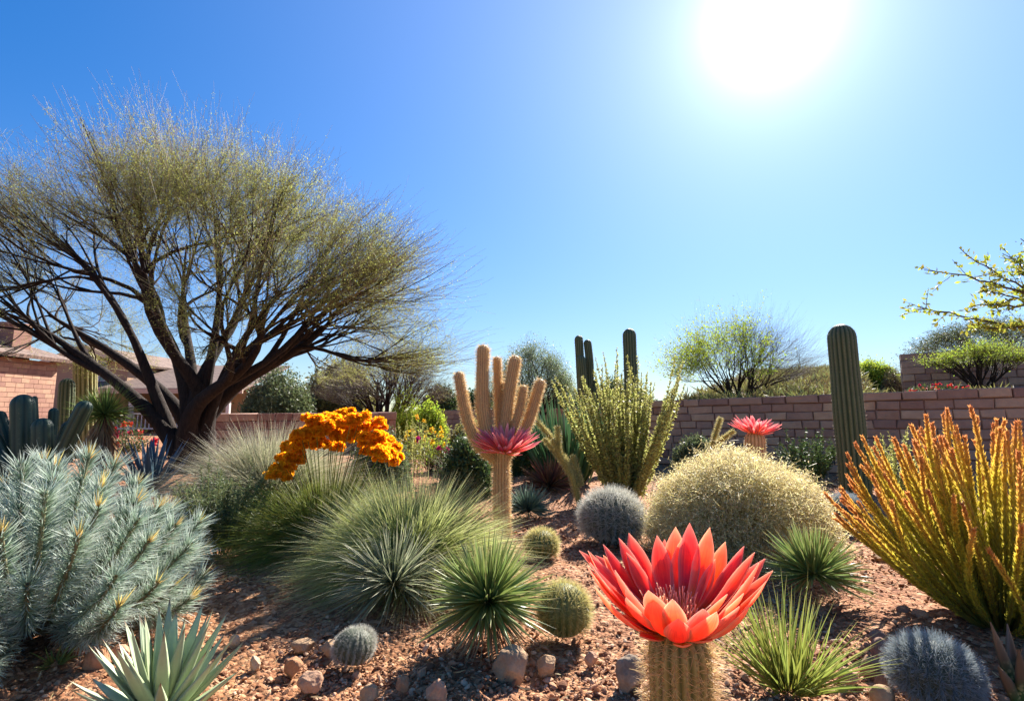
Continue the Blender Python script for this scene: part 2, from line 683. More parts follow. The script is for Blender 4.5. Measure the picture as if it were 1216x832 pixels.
def spines(g, pos, nrm, each, L, wd, spread=.8, mat=0, down=0.0):
    pos = np.repeat(pos, each, 0)
    nrm = np.repeat(nrm, each, 0)
    d = unit(nrm + rng.normal(size=pos.shape) * spread * .6 + np.array([0, 0, -down]))
    L = L * (.5 + rng.random(len(pos)))
    Pp = pos[:, None] + d[:, None] * (L[:, None] * np.array([0, 1.0]))[..., None]
    g.strands(Pp, np.array([[wd, wd * .3]]), n=1)


def ball_geo(R, squash, nr, depth, K=24, per=5, lean=(0, 0)):
    g = Geo()
    a = np.linspace(-np.pi / 2 * .75, np.pi / 2, K)
    z = np.sin(a) * R * squash
    z = z - z[0]
    pts = np.stack([z * lean[0], z * lean[1], z], 1)
    sec, h = rib_section(nr, depth, per)
    wv = np.cos(a) * R * 2
    wv[-1] = .001
    g.strands(pts[None], wv[None], sec=sec, tsec=h, side=np.array([[1., 0, 0]]))
    return g


def ball_cactus(name, label, cat, px, py, R, mats, squash=1.0, nr=22, n=2600, sl=.03, sw=.0014, spread=.7, group=None, lean=(0, 0), down=0., loc=None):
    base = G(px, py) if loc is None else loc
    root = thing(name, label, cat, base, group)
    ball_geo(R, squash, nr, .14, lean=lean).build('body', mats[0], root)
    k = np.arange(n)
    zz = 1 - (k + .5) / n * 1.65
    ph = k * 2.39996
    # gather the spine cushions on the ribs
    ph = np.round(ph / (2 * np.pi) * nr) / nr * 2 * np.pi + rng.normal(size=n) * .03
    st = np.sqrt(1 - zz ** 2)
    nn = np.stack([st * np.cos(ph), st * np.sin(ph), zz], 1)
    z0 = math.sin(math.pi / 2 * .75) * R * squash
    pos = nn * R * np.array([1, 1, squash]) * .985 + np.array([0, 0, z0])
    pos[:, 0] += pos[:, 2] * lean[0]
    pos[:, 1] += pos[:, 2] * lean[1]
    g = Geo()
    spines(g, pos, nn, 4, sl, sw, spread, down=down)
    g.build('spines', mats[1], root)
    return root


def radial_tuft(name, label, cat, base, n, L, wd, mat_, maxpol=105, z0=.0, droop=.08, fold=.3, group=None, polpow=.7, K=5, r0=.02, lvar=.2,
                nn=2, taper=None, minpol=0, wig=.03, part='leaves', lift=0.):
    root = thing(name, label, cat, base, group)
    g = Geo()
    Pp, d = arcs(n, L, maxpol, droop, K, r0, polpow, minpol, wig, z0, lvar)
    Pp[..., 2] = np.maximum(Pp[..., 2], .006 + .02 * rng.random((n, 1)))
    s = np.linspace(0, 1, K)
    if taper is None:
        taper = np.clip(np.minimum(.55 + s * 3, 1) * (1 - s ** 2.2), .02, 1)
    blades(g, Pp, wd, nn, taper, fold=fold)
    g.build(part, mat_, root)
    return root


def hgt(x, y):
    x, y = np.asarray(x, float), np.asarray(y, float)
    return .0 * x


# ------------------------------------------------------------------ ground
def make_ground():
    na = 620
    a = np.linspace(-1, 1, na)
    ang = np.radians(52) * a                                            # fine in front of the viewer
    back = np.linspace(np.radians(52), 2 * np.pi - np.radians(52), 40)[1:-1]
    ang = np.concatenate([ang, back])
    nr_ = 430
    r = .25 * (1500 / .25) ** (np.linspace(0, 1, nr_) ** 1.0)
    r = np.concatenate([np.linspace(.02, .9, 8), np.geomspace(.95, 16, 470), np.geomspace(17, 1500, 40)])
    A, Rr = np.meshgrid(ang, r)
    x, y = Rr * np.sin(A), Rr * np.cos(A)
    p = np.stack([x, y, 0 * x], -1)
    amp = np.clip(1.3 - Rr / 25, 0, 1)
    z = (.035 * fbm(p * .8, 3) + .016 * fbm(p * 5, 3) + .011 * np.abs(fbm(p * 22, 2))) * amp - .02
    v = np.stack([x, y, z], -1).reshape(-1, 3)
    m = len(ang)
    k = np.arange(len(r) - 1)[:, None]
    j = np.arange(m)
    j2 = (j + 1) % m
    f = np.stack([k * m + j, (k + 1) * m + j, (k + 1) * m + j2, k * m + j2], -1).reshape(-1, 4)
    f = f[:, ::-1]
    g = Geo().add(v, f)
    mt, t, b, o = newmat('gravel soil')
    tc = N(t, 'ShaderNodeTexCoord')
    vo = N(t, 'ShaderNodeTexVoronoi')
    vo.inputs['Scale'].default_value = 42
    t.links.new(tc.outputs['Object'], vo.inputs['Vector'])
    chips = ramp(t, [(0, (.16, .065, .03)), (.35, (.29, .13, .062)), (.7, (.4, .2, .1)), (1, (.5, .29, .17))], N(t, 'ShaderNodeSeparateColor').outputs[0])
    sep = chips.node.inputs[0].links[0].from_node
    t.links.new(vo.outputs['Color'], sep.inputs[0])
    c = vary(t, chips, noise(t, 1.1, 5), .3, .012)
    c = vary(t, c, noise(t, 9, 4), .3, .01)
    t.links.new(c, b.inputs['Base Color'])
    b.inputs['Roughness'].default_value = .92
    b.inputs['Specular IOR Level'].default_value = .15
    hh = mathn(t, 'ADD', mathn(t, 'MULTIPLY', vo.outputs['Distance'], -1.0), mathn(t, 'MULTIPLY', noise(t, 120, 4), .6))
    bump(t, b, hh, .85, .02)
    finish(g.build('ground', mt), kind='structure')


make_ground()


def make_gravel():
    v0, f0 = icosphere(2)
    shapes = []
    for k in range(7):
        d = 1 + .28 * fbm(v0 * 1.1 + k * 9.1, 2)
        q = v0 * d[:, None] * np.array([1, .8, .6]) * rng.uniform(.85, 1.15, 3)
        for c in range(4):
            nn = rdir(1)[0]
            e = q @ nn
            lim = np.max(e) * rng.uniform(.6, .85)
            q = q - nn * np.maximum(e - lim, 0)[:, None]
        shapes.append(q)
    n = 46000
    Y = 1.7 * (13 / 1.7) ** (rng.random(n) ** 1.15)
    X = rng.uniform(-1.12, 1.12, n) * Y
    cl = fbm(np.stack([X * 1.3, Y * 1.3, 0 * X], 1), 3)
    keep = rng.random(n) < np.clip(.62 + .8 * cl, .12, 1)
    X, Y = X[keep], Y[keep]
    n = len(X)
    size = .0042 + .0095 * rng.random(n) ** 3 + .002 * Y * rng.random(n) ** 2
    size = np.where(rng.random(n) < .03, size * 1.9, size)
    g = Geo()
    for k in range(7):
        sel = np.arange(n) % 7 == k
        m = sel.sum()
        th = rng.random(m) * 2 * np.pi
        ax = rng.normal(size=(m, 3)) * .35
        c, s_ = np.cos(th), np.sin(th)
        q = shapes[k][None] * size[sel][:, None, None]
        qx = q[..., 0] * c[:, None] - q[..., 1] * s_[:, None]
        qy = q[..., 0] * s_[:, None] + q[..., 1] * c[:, None]
        qz = q[..., 2] + qx * ax[:, :1] + qy * ax[:, 1:2]
        V = np.stack([qx + X[sel][:, None], qy + Y[sel][:, None], qz + size[sel][:, None] * .18], -1)
        p2 = np.stack([X[sel], Y[sel], 0 * X[sel]], -1)
        V[..., 2] += ((.035 * fbm(p2 * .8, 3) + .016 * fbm(p2 * 5, 3)) * np.clip(1.3 - Y[sel] / 25, 0, 1) - .012)[:, None]
        f = (np.arange(m)[:, None, None] * len(v0) + f0[None]).reshape(-1, 3)
        r = np.repeat(rng.random(m), len(v0))
        g.add(V.reshape(-1, 3), f, 0, r, 0)
    mt, t, b, o = newmat('pebbles')
    c = ramp(t, [(0, (.17, .068, .032)), (.3, (.30, .135, .065)), (.6, (.41, .21, .11)), (.85, (.5, .29, .165)), (1, (.58, .39, .25))], attr(t, 'rnd'))
    c = vary(t, c, noise(t, 60, 4), .25, .01)
    t.links.new(c, b.inputs['Base Color'])
    b.inputs['Roughness'].default_value = .85
    b.inputs['Specular IOR Level'].default_value = .2
    bump(t, b, noise(t, 220, 4), .4, .004)
    finish(g.build('gravel', mt, smooth=False), 'loose reddish tan gravel strewn over the garden soil', 'gravel', kind='stuff')


make_gravel()

def make_litter():
    n = 5200
    Y = 1.8 * (9 / 1.8) ** (rng.random(n) ** 1.2)
    X = rng.uniform(-1.1, 1.1, n) * Y
    th = rng.random(n) * 6.283
    L = .012 + .05 * rng.random(n) ** 2
    d = np.stack([np.cos(th), np.sin(th), rng.normal(size=n) * .12], 1)
    p2 = np.stack([X, Y, 0 * X], 1)
    z = (.035 * fbm(p2 * .8, 3) + .016 * fbm(p2 * 5, 3)) * np.clip(1.3 - Y / 25, 0, 1) + .004 + .008 * rng.random(n)
    g = Geo()
    leaf(g, np.stack([X, Y, z], 1), d, L, np.where(rng.random(n) < .3, .007, .0022), taper=(.5, 1, .8, .2), bend=.25)
    finish(g.build('litter', leafmat('dry litter', [(0, (.24, .14, .07)), (1, (.46, .33, .17))], .5, .03, .7, .1)), 'dry straw bits and fallen leaflets lying on the gravel', 'litter', kind='stuff')


make_litter()

# ------------------------------------------------------------------ walls
def wall_mats(nm, c):
    a = plainmat(nm + ' block', c, .9, 7, .28, .5, 35, .012, .15)
    b = plainmat(nm + ' mortar', tuple(x * .62 for x in c), .95, 9, .2, .4, 60, .006, .1)
    return a, b


def block_wall(name, label, p0, p1, z0, h0, h1, th, course, blen, mats, cap=None):
    p0, p1 = np.asarray(p0, float), np.asarray(p1, float)
    L = float(np.linalg.norm(p1 - p0))
    ang = math.atan2(p1[1] - p0[1], p1[0] - p0[0])
    root = thing(name, label, 'wall', (p0[0], p0[1], 0), None, ang)
    nc = int(round((h0 - z0) / course))
    core, bl, cp_ = Geo(), Geo(), Geo()

    def top(x):
        return h0 + (h1 - h0) * x / L
    def zz(k, x):
        return z0 + (top(x) - z0) * k / nc
    c0, c1 = zz(nc, 0) - .02, zz(nc, L) - .02
    hx = th / 2 - .014
    v = np.array([[0.01, -hx, z0 - .3], [L - .01, -hx, z0 - .3], [L - .01, hx, z0 - .3], [0.01, hx, z0 - .3], [0.01, -hx, c0], [L - .01, -hx, c1], [L - .01, hx, c1], [0.01, hx, c0]])
    fs = np.array([[0, 1, 5, 4], [1, 2, 6, 5], [2, 3, 7, 6], [3, 0, 4, 7], [4, 5, 6, 7]])
    core.add(v[fs].reshape(-1, 3), np.arange(20).reshape(5, 4))
    for k in range(nc):
        x = -blen * rng.random()
        last = k == nc - 1
        while x < L:
            w_ = blen * rng.uniform(.55, 1.35) * (1.25 if last else 1)
            xa, xb = max(x, 0), min(x + w_, L)
            if L - xb < .08:
                xb = L
            if xb - xa > .05:
                gp = .008
                o_ = rng.normal() * .007 + (.018 if last else 0)
                ya, yb = -th / 2 - o_, th / 2 + o_
                za, zb = [zz(k, xa), zz(k, xb)], [zz(k + 1, xa), zz(k + 1, xb)]
                j = rng.normal(size=(8, 3)) * .006
                A = np.array([[xa + gp, ya, za[0] + gp], [xb - gp, ya, za[1] + gp], [xb - gp, yb, za[1] + gp], [xa + gp, yb, za[0] + gp],
                              [xa + gp, ya, zb[0] - gp], [xb - gp, ya, zb[1] - gp], [xb - gp, yb, zb[1] - gp], [xa + gp, yb, zb[0] - gp]]) + j
                ch = .012                                              # worn front edges: a frustum in front of the block
                B_ = A.copy()
                sel = [0, 1, 4, 5]
                mid = A[sel].mean(0)
                B_[sel] = mid + (A[sel] - mid) * (1 - np.array([2 * ch / max(xb - xa, .1), 0, 2 * ch / course]))
                B_[sel, 1] -= ch
                faces = [[A[0], A[1], A[2], A[3]], [A[4], A[5], A[6], A[7]], [A[1], A[2], A[6], A[5]], [A[3], A[0], A[4], A[7]], [A[2], A[3], A[7], A[6]],
                         [B_[0], B_[1], B_[5], B_[4]], [A[0], A[1], B_[1], B_[0]], [A[1], A[5], B_[5], B_[1]], [A[5], A[4], B_[4], B_[5]], [A[4], A[0], B_[0], B_[4]]]
                (cp_ if last else bl).add(np.array(faces).reshape(-1, 3), np.arange(40).reshape(10, 4), 0, rng.random(), 0)
            x += w_
    bl.build('blocks', mats[0], root, smooth=False)
    core.build('mortar', mats[1], root, smooth=False)
    cp_.build('coping', mats[0], root, smooth=False)
    return root


MW = wall_mats('red stone', (.40, .24, .165))
MW2 = wall_mats('pink stone', (.36, .2, .155))
# retaining wall on the right: rises slightly towards the right
wr0, wr1 = P(770, 476, 11.6), P(1216, 459, 8.2)
ext = wr0 + (wr1 - wr0) * 1.5
block_wall('retaining_wall', 'low retaining wall of reddish stone blocks running behind the orange bush', wr0[:2], ext[:2], 0, wr0[2], wr0[2] + (wr1[2] - wr0[2]) * 1.5, .3, .145, .38, MW)
u0, u1 = P(1068, 421, 14.5), P(1216, 411, 13.2)
ue = u0 + (u1 - u0) * 1.5
block_wall('terrace_wall', 'taller reddish stone wall on the terrace above the retaining wall', u0[:2], ue[:2], 1.2, u0[2], u0[2] + (u1[2] - u0[2]) * 1.5, .3, .2, .5, MW)
l0, l1 = P(228, 491, 13.5), P(470, 489, 15.5)
block_wall('garden_wall', 'pinkish block garden wall behind the big tree trunk', l0[:2], l1[:2], 0, l0[2], l1[2], .25, .2, .42, MW2)
c0_, c1_ = P(470, 488, 24), P(800, 482, 24)
block_wall('boundary_wall', 'distant brown boundary wall behind the pale golden cactus', c0_[:2], c1_[:2], 0, c0_[2], c1_[2], .25, .2, .45, MW)


# terrace ground behind the retaining wall and the scrubby slope
def make_slope():
    nx, ny = 90, 60
    a = np.linspace(-.12, 1.9, nx)
    b = np.linspace(0, 1, ny)
    A, B = np.meshgrid(a, b)
    d = (ext - wr0) / 1.5
    nrm_ = unit(np.array([-d[1], d[0], 0]))
    x = wr0[0] + d[0] * A + nrm_[0] * (.12 + B * 22) + 0 * B
    y = wr0[1] + d[1] * A + nrm_[1] * (.12 + B * 22)
    zt = wr0[2] + (wr1[2] - wr0[2]) * np.clip(A, 0, 1.5) - .08
    ter = np.clip((A - .62) / .14, 0, 1)
    rise = np.clip(B * 22 - 1.0 - 7 * ter * ter * (3 - 2 * ter), 0, 12) * .125
    p = np.stack([x, y, 0 * x], -1)
    z = zt + rise + .12 * fbm(p * .6, 3) * np.clip(B * 6, 0, 1)
    edge = np.clip((A + .12) / .12, 0, 1)
    z = z * edge + (1 - edge) * -.1
    v = np.stack([x, y, z], -1).reshape(-1, 3)
    k = np.arange(ny - 1)[:, None]
    j = np.arange(nx - 1)
    f = np.stack([k * nx + j, k * nx + j + 1, (k + 1) * nx + j + 1, (k + 1) * nx + j], -1).reshape(-1, 4)
    mt, t, bb, o = newmat('hillside soil')
    c = ramp(t, [(.3, (.16, .085, .05)), (.5, (.2, .13, .07)), (.62, (.13, .12, .035)), (.75, (.2, .2, .05))], noise(t, .5, 6))
    c = vary(t, c, noise(t, 8, 5), .4, .01)
    t.links.new(c, bb.inputs['Base Color'])
    bb.inputs['Roughness'].default_value = .95
    bump(t, bb, noise(t, 14, 5), .8, .08)
    finish(Geo().add(v, f).build('hillside', mt), kind='structure')
    # low dry scrub covering it
    n = 9000
    i = rng.integers(0, len(v), n)
    ii = v[i] + rng.normal(size=(n, 3)) * np.array([.15, .15, 0])
    keep = (B.reshape(-1)[i] > .03) & (A.reshape(-1)[i] > .05) & ((ter.reshape(-1)[i] < .4) | (rng.random(n) < .12))
    ii = ii[keep]
    g = Geo()
    Pp = np.repeat(ii, 7, 0)[:, None] + (unit(rng.normal(size=(len(ii) * 7, 3)) * np.array([1, 1, .5]) + np.array([0, 0, .8])) * (.12 + .22 * rng.random((len(ii) * 7, 1))))[:, None] * np.linspace(0, 1, 3)[None, :, None]
    g.strands(Pp, np.array([[.02, .03, .004]]), rnd=np.repeat(rng.random(len(ii)), 7))
    finish(g.build('scrub', leafmat('dry scrub', [(0, (.12, .09, .04)), (1, (.26, .24, .08))], .5, .05)), 'low dry olive scrub covering the slope above the retaining wall', 'scrub', kind='stuff')


make_slope()

# ------------------------------------------------------------------ house on the left
def build_house():
    stucco = plainmat('tan stucco', (.42, .29, .18), .9, 3, .12, .25, 60, .004, .15)
    brickm = plainmat('pink brick', (.34, .2, .14), .9, 6, .22, .4, 40, .006, .15)
    fasc = plainmat('fascia paint', (.62, .48, .33), .6, 3, .1, .1)
    trim = plainmat('white trim', (.7, .66, .6), .5, 3, .1, .1)
    dark = plainmat('porch shade paint', (.16, .12, .1), .8, 3, .15, .1)
    shing, t, b, o = newmat('roof shingles')
    br = N(t, 'ShaderNodeTexBrick')
    tc = N(t, 'ShaderNodeTexCoord')
    t.links.new(tc.outputs['Object'], br.inputs['Vector'])
    br.inputs['Scale'].default_value = 1
    br.inputs['Brick Width'].default_value = .33
    br.inputs['Row Height'].default_value = .16
    br.inputs['Mortar Size'].default_value = .012
    br.inputs['Color1'].default_value = (.24, .16, .12, 1)
    br.inputs['Color2'].default_value = (.16, .105, .08, 1)
    br.inputs['Mortar'].default_value = (.06, .04, .03, 1)
    c = vary(t, br.outputs['Color'], noise(t, 2, 5), .25, .01)
    t.links.new(c, b.inputs['Base Color'])
    b.inputs['Roughness'].default_value = .9
    glass, t, b, o = newmat('window glass')
    b.inputs['Base Color'].default_value = (.05, .09, .12, 1)
    b.inputs['Roughness'].default_value = .08
    b.inputs['Specular IOR Level'].default_value = .8
    teal = plainmat('teal curtain', (.18, .36, .40), .7, 4, .2, .1)

    def roof_slab(g, a, b_, c, d, th=.14):
        q = np.array([a, b_, c, d], float)
        n_ = unit(np.cross(q[1] - q[0], q[3] - q[0]))
        if n_[2] < 0:
            n_ = -n_
        u = q + n_ * th
        faces = [[u[0], u[1], u[2], u[3]], [q[3], q[2], q[1], q[0]]] + [[q[i], q[(i + 1) % 4], u[(i + 1) % 4], u[i]] for i in range(4)]
        g.add(np.array(faces).reshape(-1, 3), np.arange(24).reshape(6, 4))

    # stucco house with a gable and a porch roof, about 30 m away
    Y = 30.0
    xl, xr = P(58, 450, Y)[0], P(151, 450, Y)[0]
    ze = P(151, 431, Y)[2]
    xa, za = P(106, 417, Y)[0], P(106, 413, Y)[2]
    root = thing('house', 'tan stucco house with a gable, shingled porch roof and white porch rail', 'house', (xl, Y, 0))
    g = Geo()
    W_, D_ = xr - xl, 9.0
    g.add(np.array([[0, 0, 0], [W_, 0, 0], [W_, 0, ze], [xa - xl, 0, za], [0, 0, ze]]), np.array([[0, 1, 2, 3, 4]]))
    g.add(np.array([[0, D_, 0], [W_, D_, 0], [W_, D_, ze], [xa - xl, D_, za], [0, D_, ze]]), np.array([[4, 3, 2, 1, 0]]))
    g.add(np.array([[W_, 0, 0], [W_, D_, 0], [W_, D_, ze], [W_, 0, ze]]), np.array([[0, 1, 2, 3]]))
    g.add(np.array([[0, 0, 0], [0, D_, 0], [0, D_, ze], [0, 0, ze]]), np.array([[3, 2, 1, 0]]))
    # wing behind the porch
    x2 = P(300, 460, Y)[0] - xl
    zp = P(200, 465, Y)[2]
    g.box((W_ + .01, 2.4, 0), (x2, D_ - 1, zp + .5), .5)
    g.build('wall', stucco, root, smooth=False)
    rf = Geo()
    sl_ = (za - ze) / (W_ - (xa - xl))
    ov = .45
    roof_slab(rf, [W_ + ov, -.5, ze - sl_ * ov], [W_ + ov, D_ + .3, ze - sl_ * ov], [xa - xl, D_ + .3, za], [xa - xl, -.5, za])
    sl2 = (za - ze) / (xa - xl)
    roof_slab(rf, [-ov, -.5, ze - sl2 * ov], [-ov, D_ + .3, ze - sl2 * ov], [xa - xl, D_ + .3, za], [xa - xl, -.5, za])
    ro = rf.build('roof', shing, root, smooth=False)
    fb = Geo()
    for (x0, z0, x1, z1) in ((W_ + ov, ze - sl_ * ov, xa - xl, za), (-ov, ze - sl2 * ov, xa - xl, za)):
        v = np.array([[x0, -.53, z0 - .14], [x1, -.53, z1 - .14], [x1, -.53, z1 + .16], [x0, -.53, z0 + .16]])
        v2 = v + np.array([0, .03, 0])
        fb.add(np.concatenate([v, v2]), np.array([[0, 1, 2, 3], [7, 6, 5, 4], [0, 4, 5, 1], [3, 2, 6, 7], [1, 5, 6, 2], [0, 3, 7, 4]]))
    fb.build('fascia', fasc, ro, smooth=False)
    pr = Geo()
    zr = P(200, 441, Y)[2]
    x0p = P(118, 460, Y)[0] - xl
    roof_slab(pr, [x0p - .6, -1.6, zp], [x2 + .3, -1.6, zp], [x2 + .3, 4.2, zr + .6], [x0p + 1.2, 4.2, zr + .6])
    p_o = pr.build('porch_roof', shing, root, smooth=False)
    gt = Geo()
    gt.box((x0p - .6, -1.68, zp - .16), (x2 + .3, -1.603, zp + .1))
    gt.build('gutter', fasc, p_o, smooth=False)
    for x in (x0p + .2, x0p + 3.0, x0p + 5.8, x0p + 8.4):
        po = Geo()
        po.box((x - .09, -1.5, 0), (x + .09, -1.32, zp - .02))
        po.build('porch_post', trim, root, smooth=False)
    rl = Geo()
    zrl = P(170, 491, Y - 1.4)[2]
    rl.box((x0p + .2, -1.46, zrl - .05), (x0p + 8.4, -1.38, zrl + .05))
    rl.box((x0p + .2, -1.46, .2), (x0p + 8.4, -1.38, .28))
    for x in np.arange(x0p + .35, x0p + 8.3, .22):
        if rng.random() < 1:
            rl.box((x - .02, -1.44, .28), (x + .02, -1.40, zrl - .05))
    rl.build('porch_rail', trim, root, smooth=False)

    def window(x, z, w2, h2, y, curtain=False):
        f_ = Geo()
        for a, b2, c, d in ((-w2, -h2, -w2 + .08, h2), (w2 - .08, -h2, w2, h2), (-w2 + .08, h2 - .08, w2 - .08, h2), (-w2 + .08, -h2, w2 - .08, -h2 + .08), (-.03, -h2 + .08, .03, h2 - .08)):
            f_.box((x + a, y - .07, z + b2), (x + c, y + .02, z + d))
        w_o = f_.build('window', trim, root, smooth=False)
        p2 = Geo()
        p2.box((x - w2 + .08, y - .03, z - h2 + .08), (x + w2 - .08, y - .012, z + h2 - .08))
        p2.build('pane', glass, w_o, smooth=False)
        if curtain:
            cu = Geo()
            k = np.linspace(0, 1, 30)
            xx = x - w2 * .2 + k * w2 * 1.1
            yy = y - .09 - .03 * np.sin(k * 34)
            v = np.concatenate([np.stack([xx, yy, np.full(30, z - h2)], 1), np.stack([xx, yy, np.full(30, z + h2 * .95)], 1)])
            i = np.arange(29)
            cu.add(v, np.stack([i, i + 1, i + 31, i + 30], 1))
            cu.build('curtain', teal, w_o)

    q = P(119, 441, Y)
    window(q[0] - xl, q[2], .42, .62, 0)
    q = P(173, 486, Y + 2.4)
    window(q[0] - xl, q[2] + .15, 1.2, .85, 2.4, True)
    q = P(247, 482, Y + 2.4)
    window(q[0] - xl, q[2], .6, .8, 2.4)
    # brick building nearer, at the left edge, with a chimney
    Y2 = 22.0
    xb = P(66, 450, Y2)[0]
    xf = P(-170, 450, 15)[0]
    r2 = thing('brick_house', 'pink brick house with chimney at the left edge behind the tree', 'house', (xb, Y2, 0))
    # long wall running towards the viewer on the left
    zt0 = P(66, 431, Y2)[2]
    w2 = Geo()
    dx, dy = xf - xb, 15 - Y2
    L2 = math.hypot(dx, dy)
    ux, uy = dx / L2, dy / L2
    def at(s_, n_, z):
        return np.array([ux * s_ - uy * n_ * -1, uy * s_ + ux * n_ * -1, z])
    ch = .19
    nrow = int(zt0 / ch)
    core = [at(0, .0, 0), at(L2, .0, 0), at(L2, .0, zt0), at(0, .0, zt0)]
    corb = [at(0, 6.0, 0), at(L2, 6.0, 0), at(L2, 6.0, zt0), at(0, 6.0, zt0)]
    w2.add(np.array(core + corb), np.array([[0, 1, 2, 3], [7, 6, 5, 4], [0, 3, 7, 4], [1, 5, 6, 2], [3, 2, 6, 7]]))
    # brick courses stand out from the wall
    for k in range(nrow):
        x = -.4 * rng.random()
        while x < L2:
            wd = rng.uniform(.36, .46)
            a_, b2 = max(x, 0), min(x + wd, L2)
            if b2 - a_ > .05:
                o_ = -.025 - .006 * rng.random()
                za_, zb_ = k * ch + .008, (k + 1) * ch - .008
                f4 = [at(a_ + .006, o_, za_), at(b2 - .006, o_, za_), at(b2 - .006, o_, zb_), at(a_ + .006, o_, zb_)]
                b4 = [at(a_ + .006, .01, za_), at(b2 - .006, .01, za_), at(b2 - .006, .01, zb_), at(a_ + .006, .01, zb_)]
                V8 = np.array(f4 + b4)
                w2.add(V8[np.array([[0, 1, 2, 3], [0, 1, 5, 4], [1, 2, 6, 5], [2, 3, 7, 6], [3, 0, 4, 7]])].reshape(-1, 3), np.arange(20).reshape(5, 4), 0, rng.random())
            x += wd
    w2.build('wall', brickm, r2, smooth=False)
    rf2 = Geo()
    roof_slab(rf2, at(-.5, -.5, zt0), at(L2 + .5, -.5, zt0), at(L2 + .5, 3.5, zt0 + 1.2), at(-.5, 3.5, zt0 + 1.2))
    roof_slab(rf2, at(-.5, 6.5, zt0), at(L2 + .5, 6.5, zt0), at(L2 + .5, 3.5, zt0 + 1.2), at(-.5, 3.5, zt0 + 1.2))
    rr2 = rf2.build('roof', shing, r2, smooth=False)
    cm = Geo()
    q = P(17, 400, 21)
    cxl = q[0] - xb
    cm.box((cxl - .45, -1.5, zt0), (cxl + .45, -.7, P(17, 388, 21)[2]))
    cm.box((cxl - .52, -1.57, P(17, 388, 21)[2] + .003), (cxl + .52, -.63, P(17, 388, 21)[2] + .12))
    cm.build('chimney', brickm, rr2, smooth=False)


build_house()

# ------------------------------------------------------------------ trees
bark_dark = barkmat('dark bark', (.010, .0065, .005), (.045, .03, .022))
bark_grey = barkmat('grey bark', (.05, .038, .03), (.15, .115, .09))
twig_olive = leafmat('olive twigs', [(0, (.06, .04, .025)), (.5, (.13, .105, .045)), (1, (.27, .2, .11))], .3, .02, .6, .15)
twig_pale = leafmat('bare pale twigs', [(0, (.07, .05, .04)), (1, (.2, .14, .11))], .25, .02, .7, .1)
leaf_olive = leafmat('olive leaflets', [(0, (.17, .16, .05)), (1, (.25, .23, .075))], .35, .03, .5, .4)
leaf_fresh = leafmat('fresh green leaves', [(0, (.26, .34, .03)), (1, (.40, .47, .055))], .35, .03, .65, .55, .15)
leaf_grey = leafmat('grey green leaflets', [(0, (.10, .13, .055)), (1, (.17, .20, .085))], .35, .03, .5, .35)
leaf_dark = leafmat('dark green leaves', [(0, (.05, .085, .025)), (1, (.10, .14, .04))], .35, .03, .5, .3)


twig_big = leafmat('olive fine twigs', [(0, (.07, .055, .025)), (.5, (.21, .19, .07)), (1, (.34, .235, .17))], .3, .02, .6, .1)
leaf_big = leafmat('yellow olive leaflets', [(0, (.36, .38, .085)), (1, (.47, .47, .13))], .35, .03, .75, .5, .1)


def build_big_tree():
    base = G(228, 557)
    Y = base[1]
    ends = []
    for px, py, dy in ((-60, 320, -.3), (20, 350, 1.0), (40, 240, -.8), (110, 190, .8), (170, 185, -1.6), (215, 190, 1.6), (268, 195, -.5),
                       (330, 245, 1.2), (372, 300, -1.0), (410, 355, .4), (380, 390, 1.3), (330, 330, -1.9)):
        ends.append(P(px, py, Y + dy) - base)
    e = grow_env(5.15, 6.1)

    def mul(d):
        # uneven outline: some fans of twigs reach further than others
        return (1 + .10 * fbm(d * 3.1 + 3.3, 2)) * (1 + .34 * np.clip(-d[..., 0], 0, 1) * np.clip(d[..., 2] * 1.6, 0, 1) - .06 * np.clip(d[..., 0], 0, 1))
    make_tree('tree', 'big spreading thornless desert tree with dark multiple trunks and fine olive twigs', 'tree', base, (5.75, 5.25, 3.7), 1.35, ends,
              (bark_dark, twig_big, leaf_big), stem_r=.16, lean0=.10, bole=.36, counts=(7, 7, 26), tipw=.75, leaves=18, leaf_size=.024, ang=(17, 10, 6.5),
              fr=((.66, .86), (.82, 1.02), (.80, 1.05)), twig_w=.0072, up=.25, jitter=.02, stem_off=.16, s1=.42, s2=.32, thick=.72, mul=mul, lo=.15, asp=.4, min_dz=.1, hi=.88, pf=.07, s3=.3)


build_big_tree()

leaf_round = leafmat('sage leaflets', [(0, (.14, .19, .09)), (1, (.24, .29, .14))], .35, .03, .5, .45)
make_tree('tree', 'bare twiggy tree behind the orange flowers beside the big tree', 'tree', P(458, 505, 19) * np.array([1, 1, 0]), (2.6, 3.1), .9, 10, (bark_dark, twig_pale, leaf_olive),
          stem_r=.13, counts=(6, 6, 12), min_dz=.3, pf=.1, leaves=1, leaf_size=.05, twig_w=.011, up=.3, stem_off=.15, spread0=72)
make_tree('tree', 'round grey green tree far behind the pale golden cactus', 'tree', P(632, 488, 24) * np.array([1, 1, 0]), (2.05, 3.3), 1.1, 9, (bark_dark, twig_olive, leaf_round),
          stem_r=.12, counts=(6, 6, 13), leaves=8, leaf_size=.065, min_dz=.3, pf=.08, s1=.45, s2=.4, twig_w=.012, stem_off=.1, jitter=.09)
tb = P(878, 490, 12.9)
tb[2] = 1.25


def left_side(e):
    return e[:, 0] < .05 + rng.normal(size=len(e)) * .35


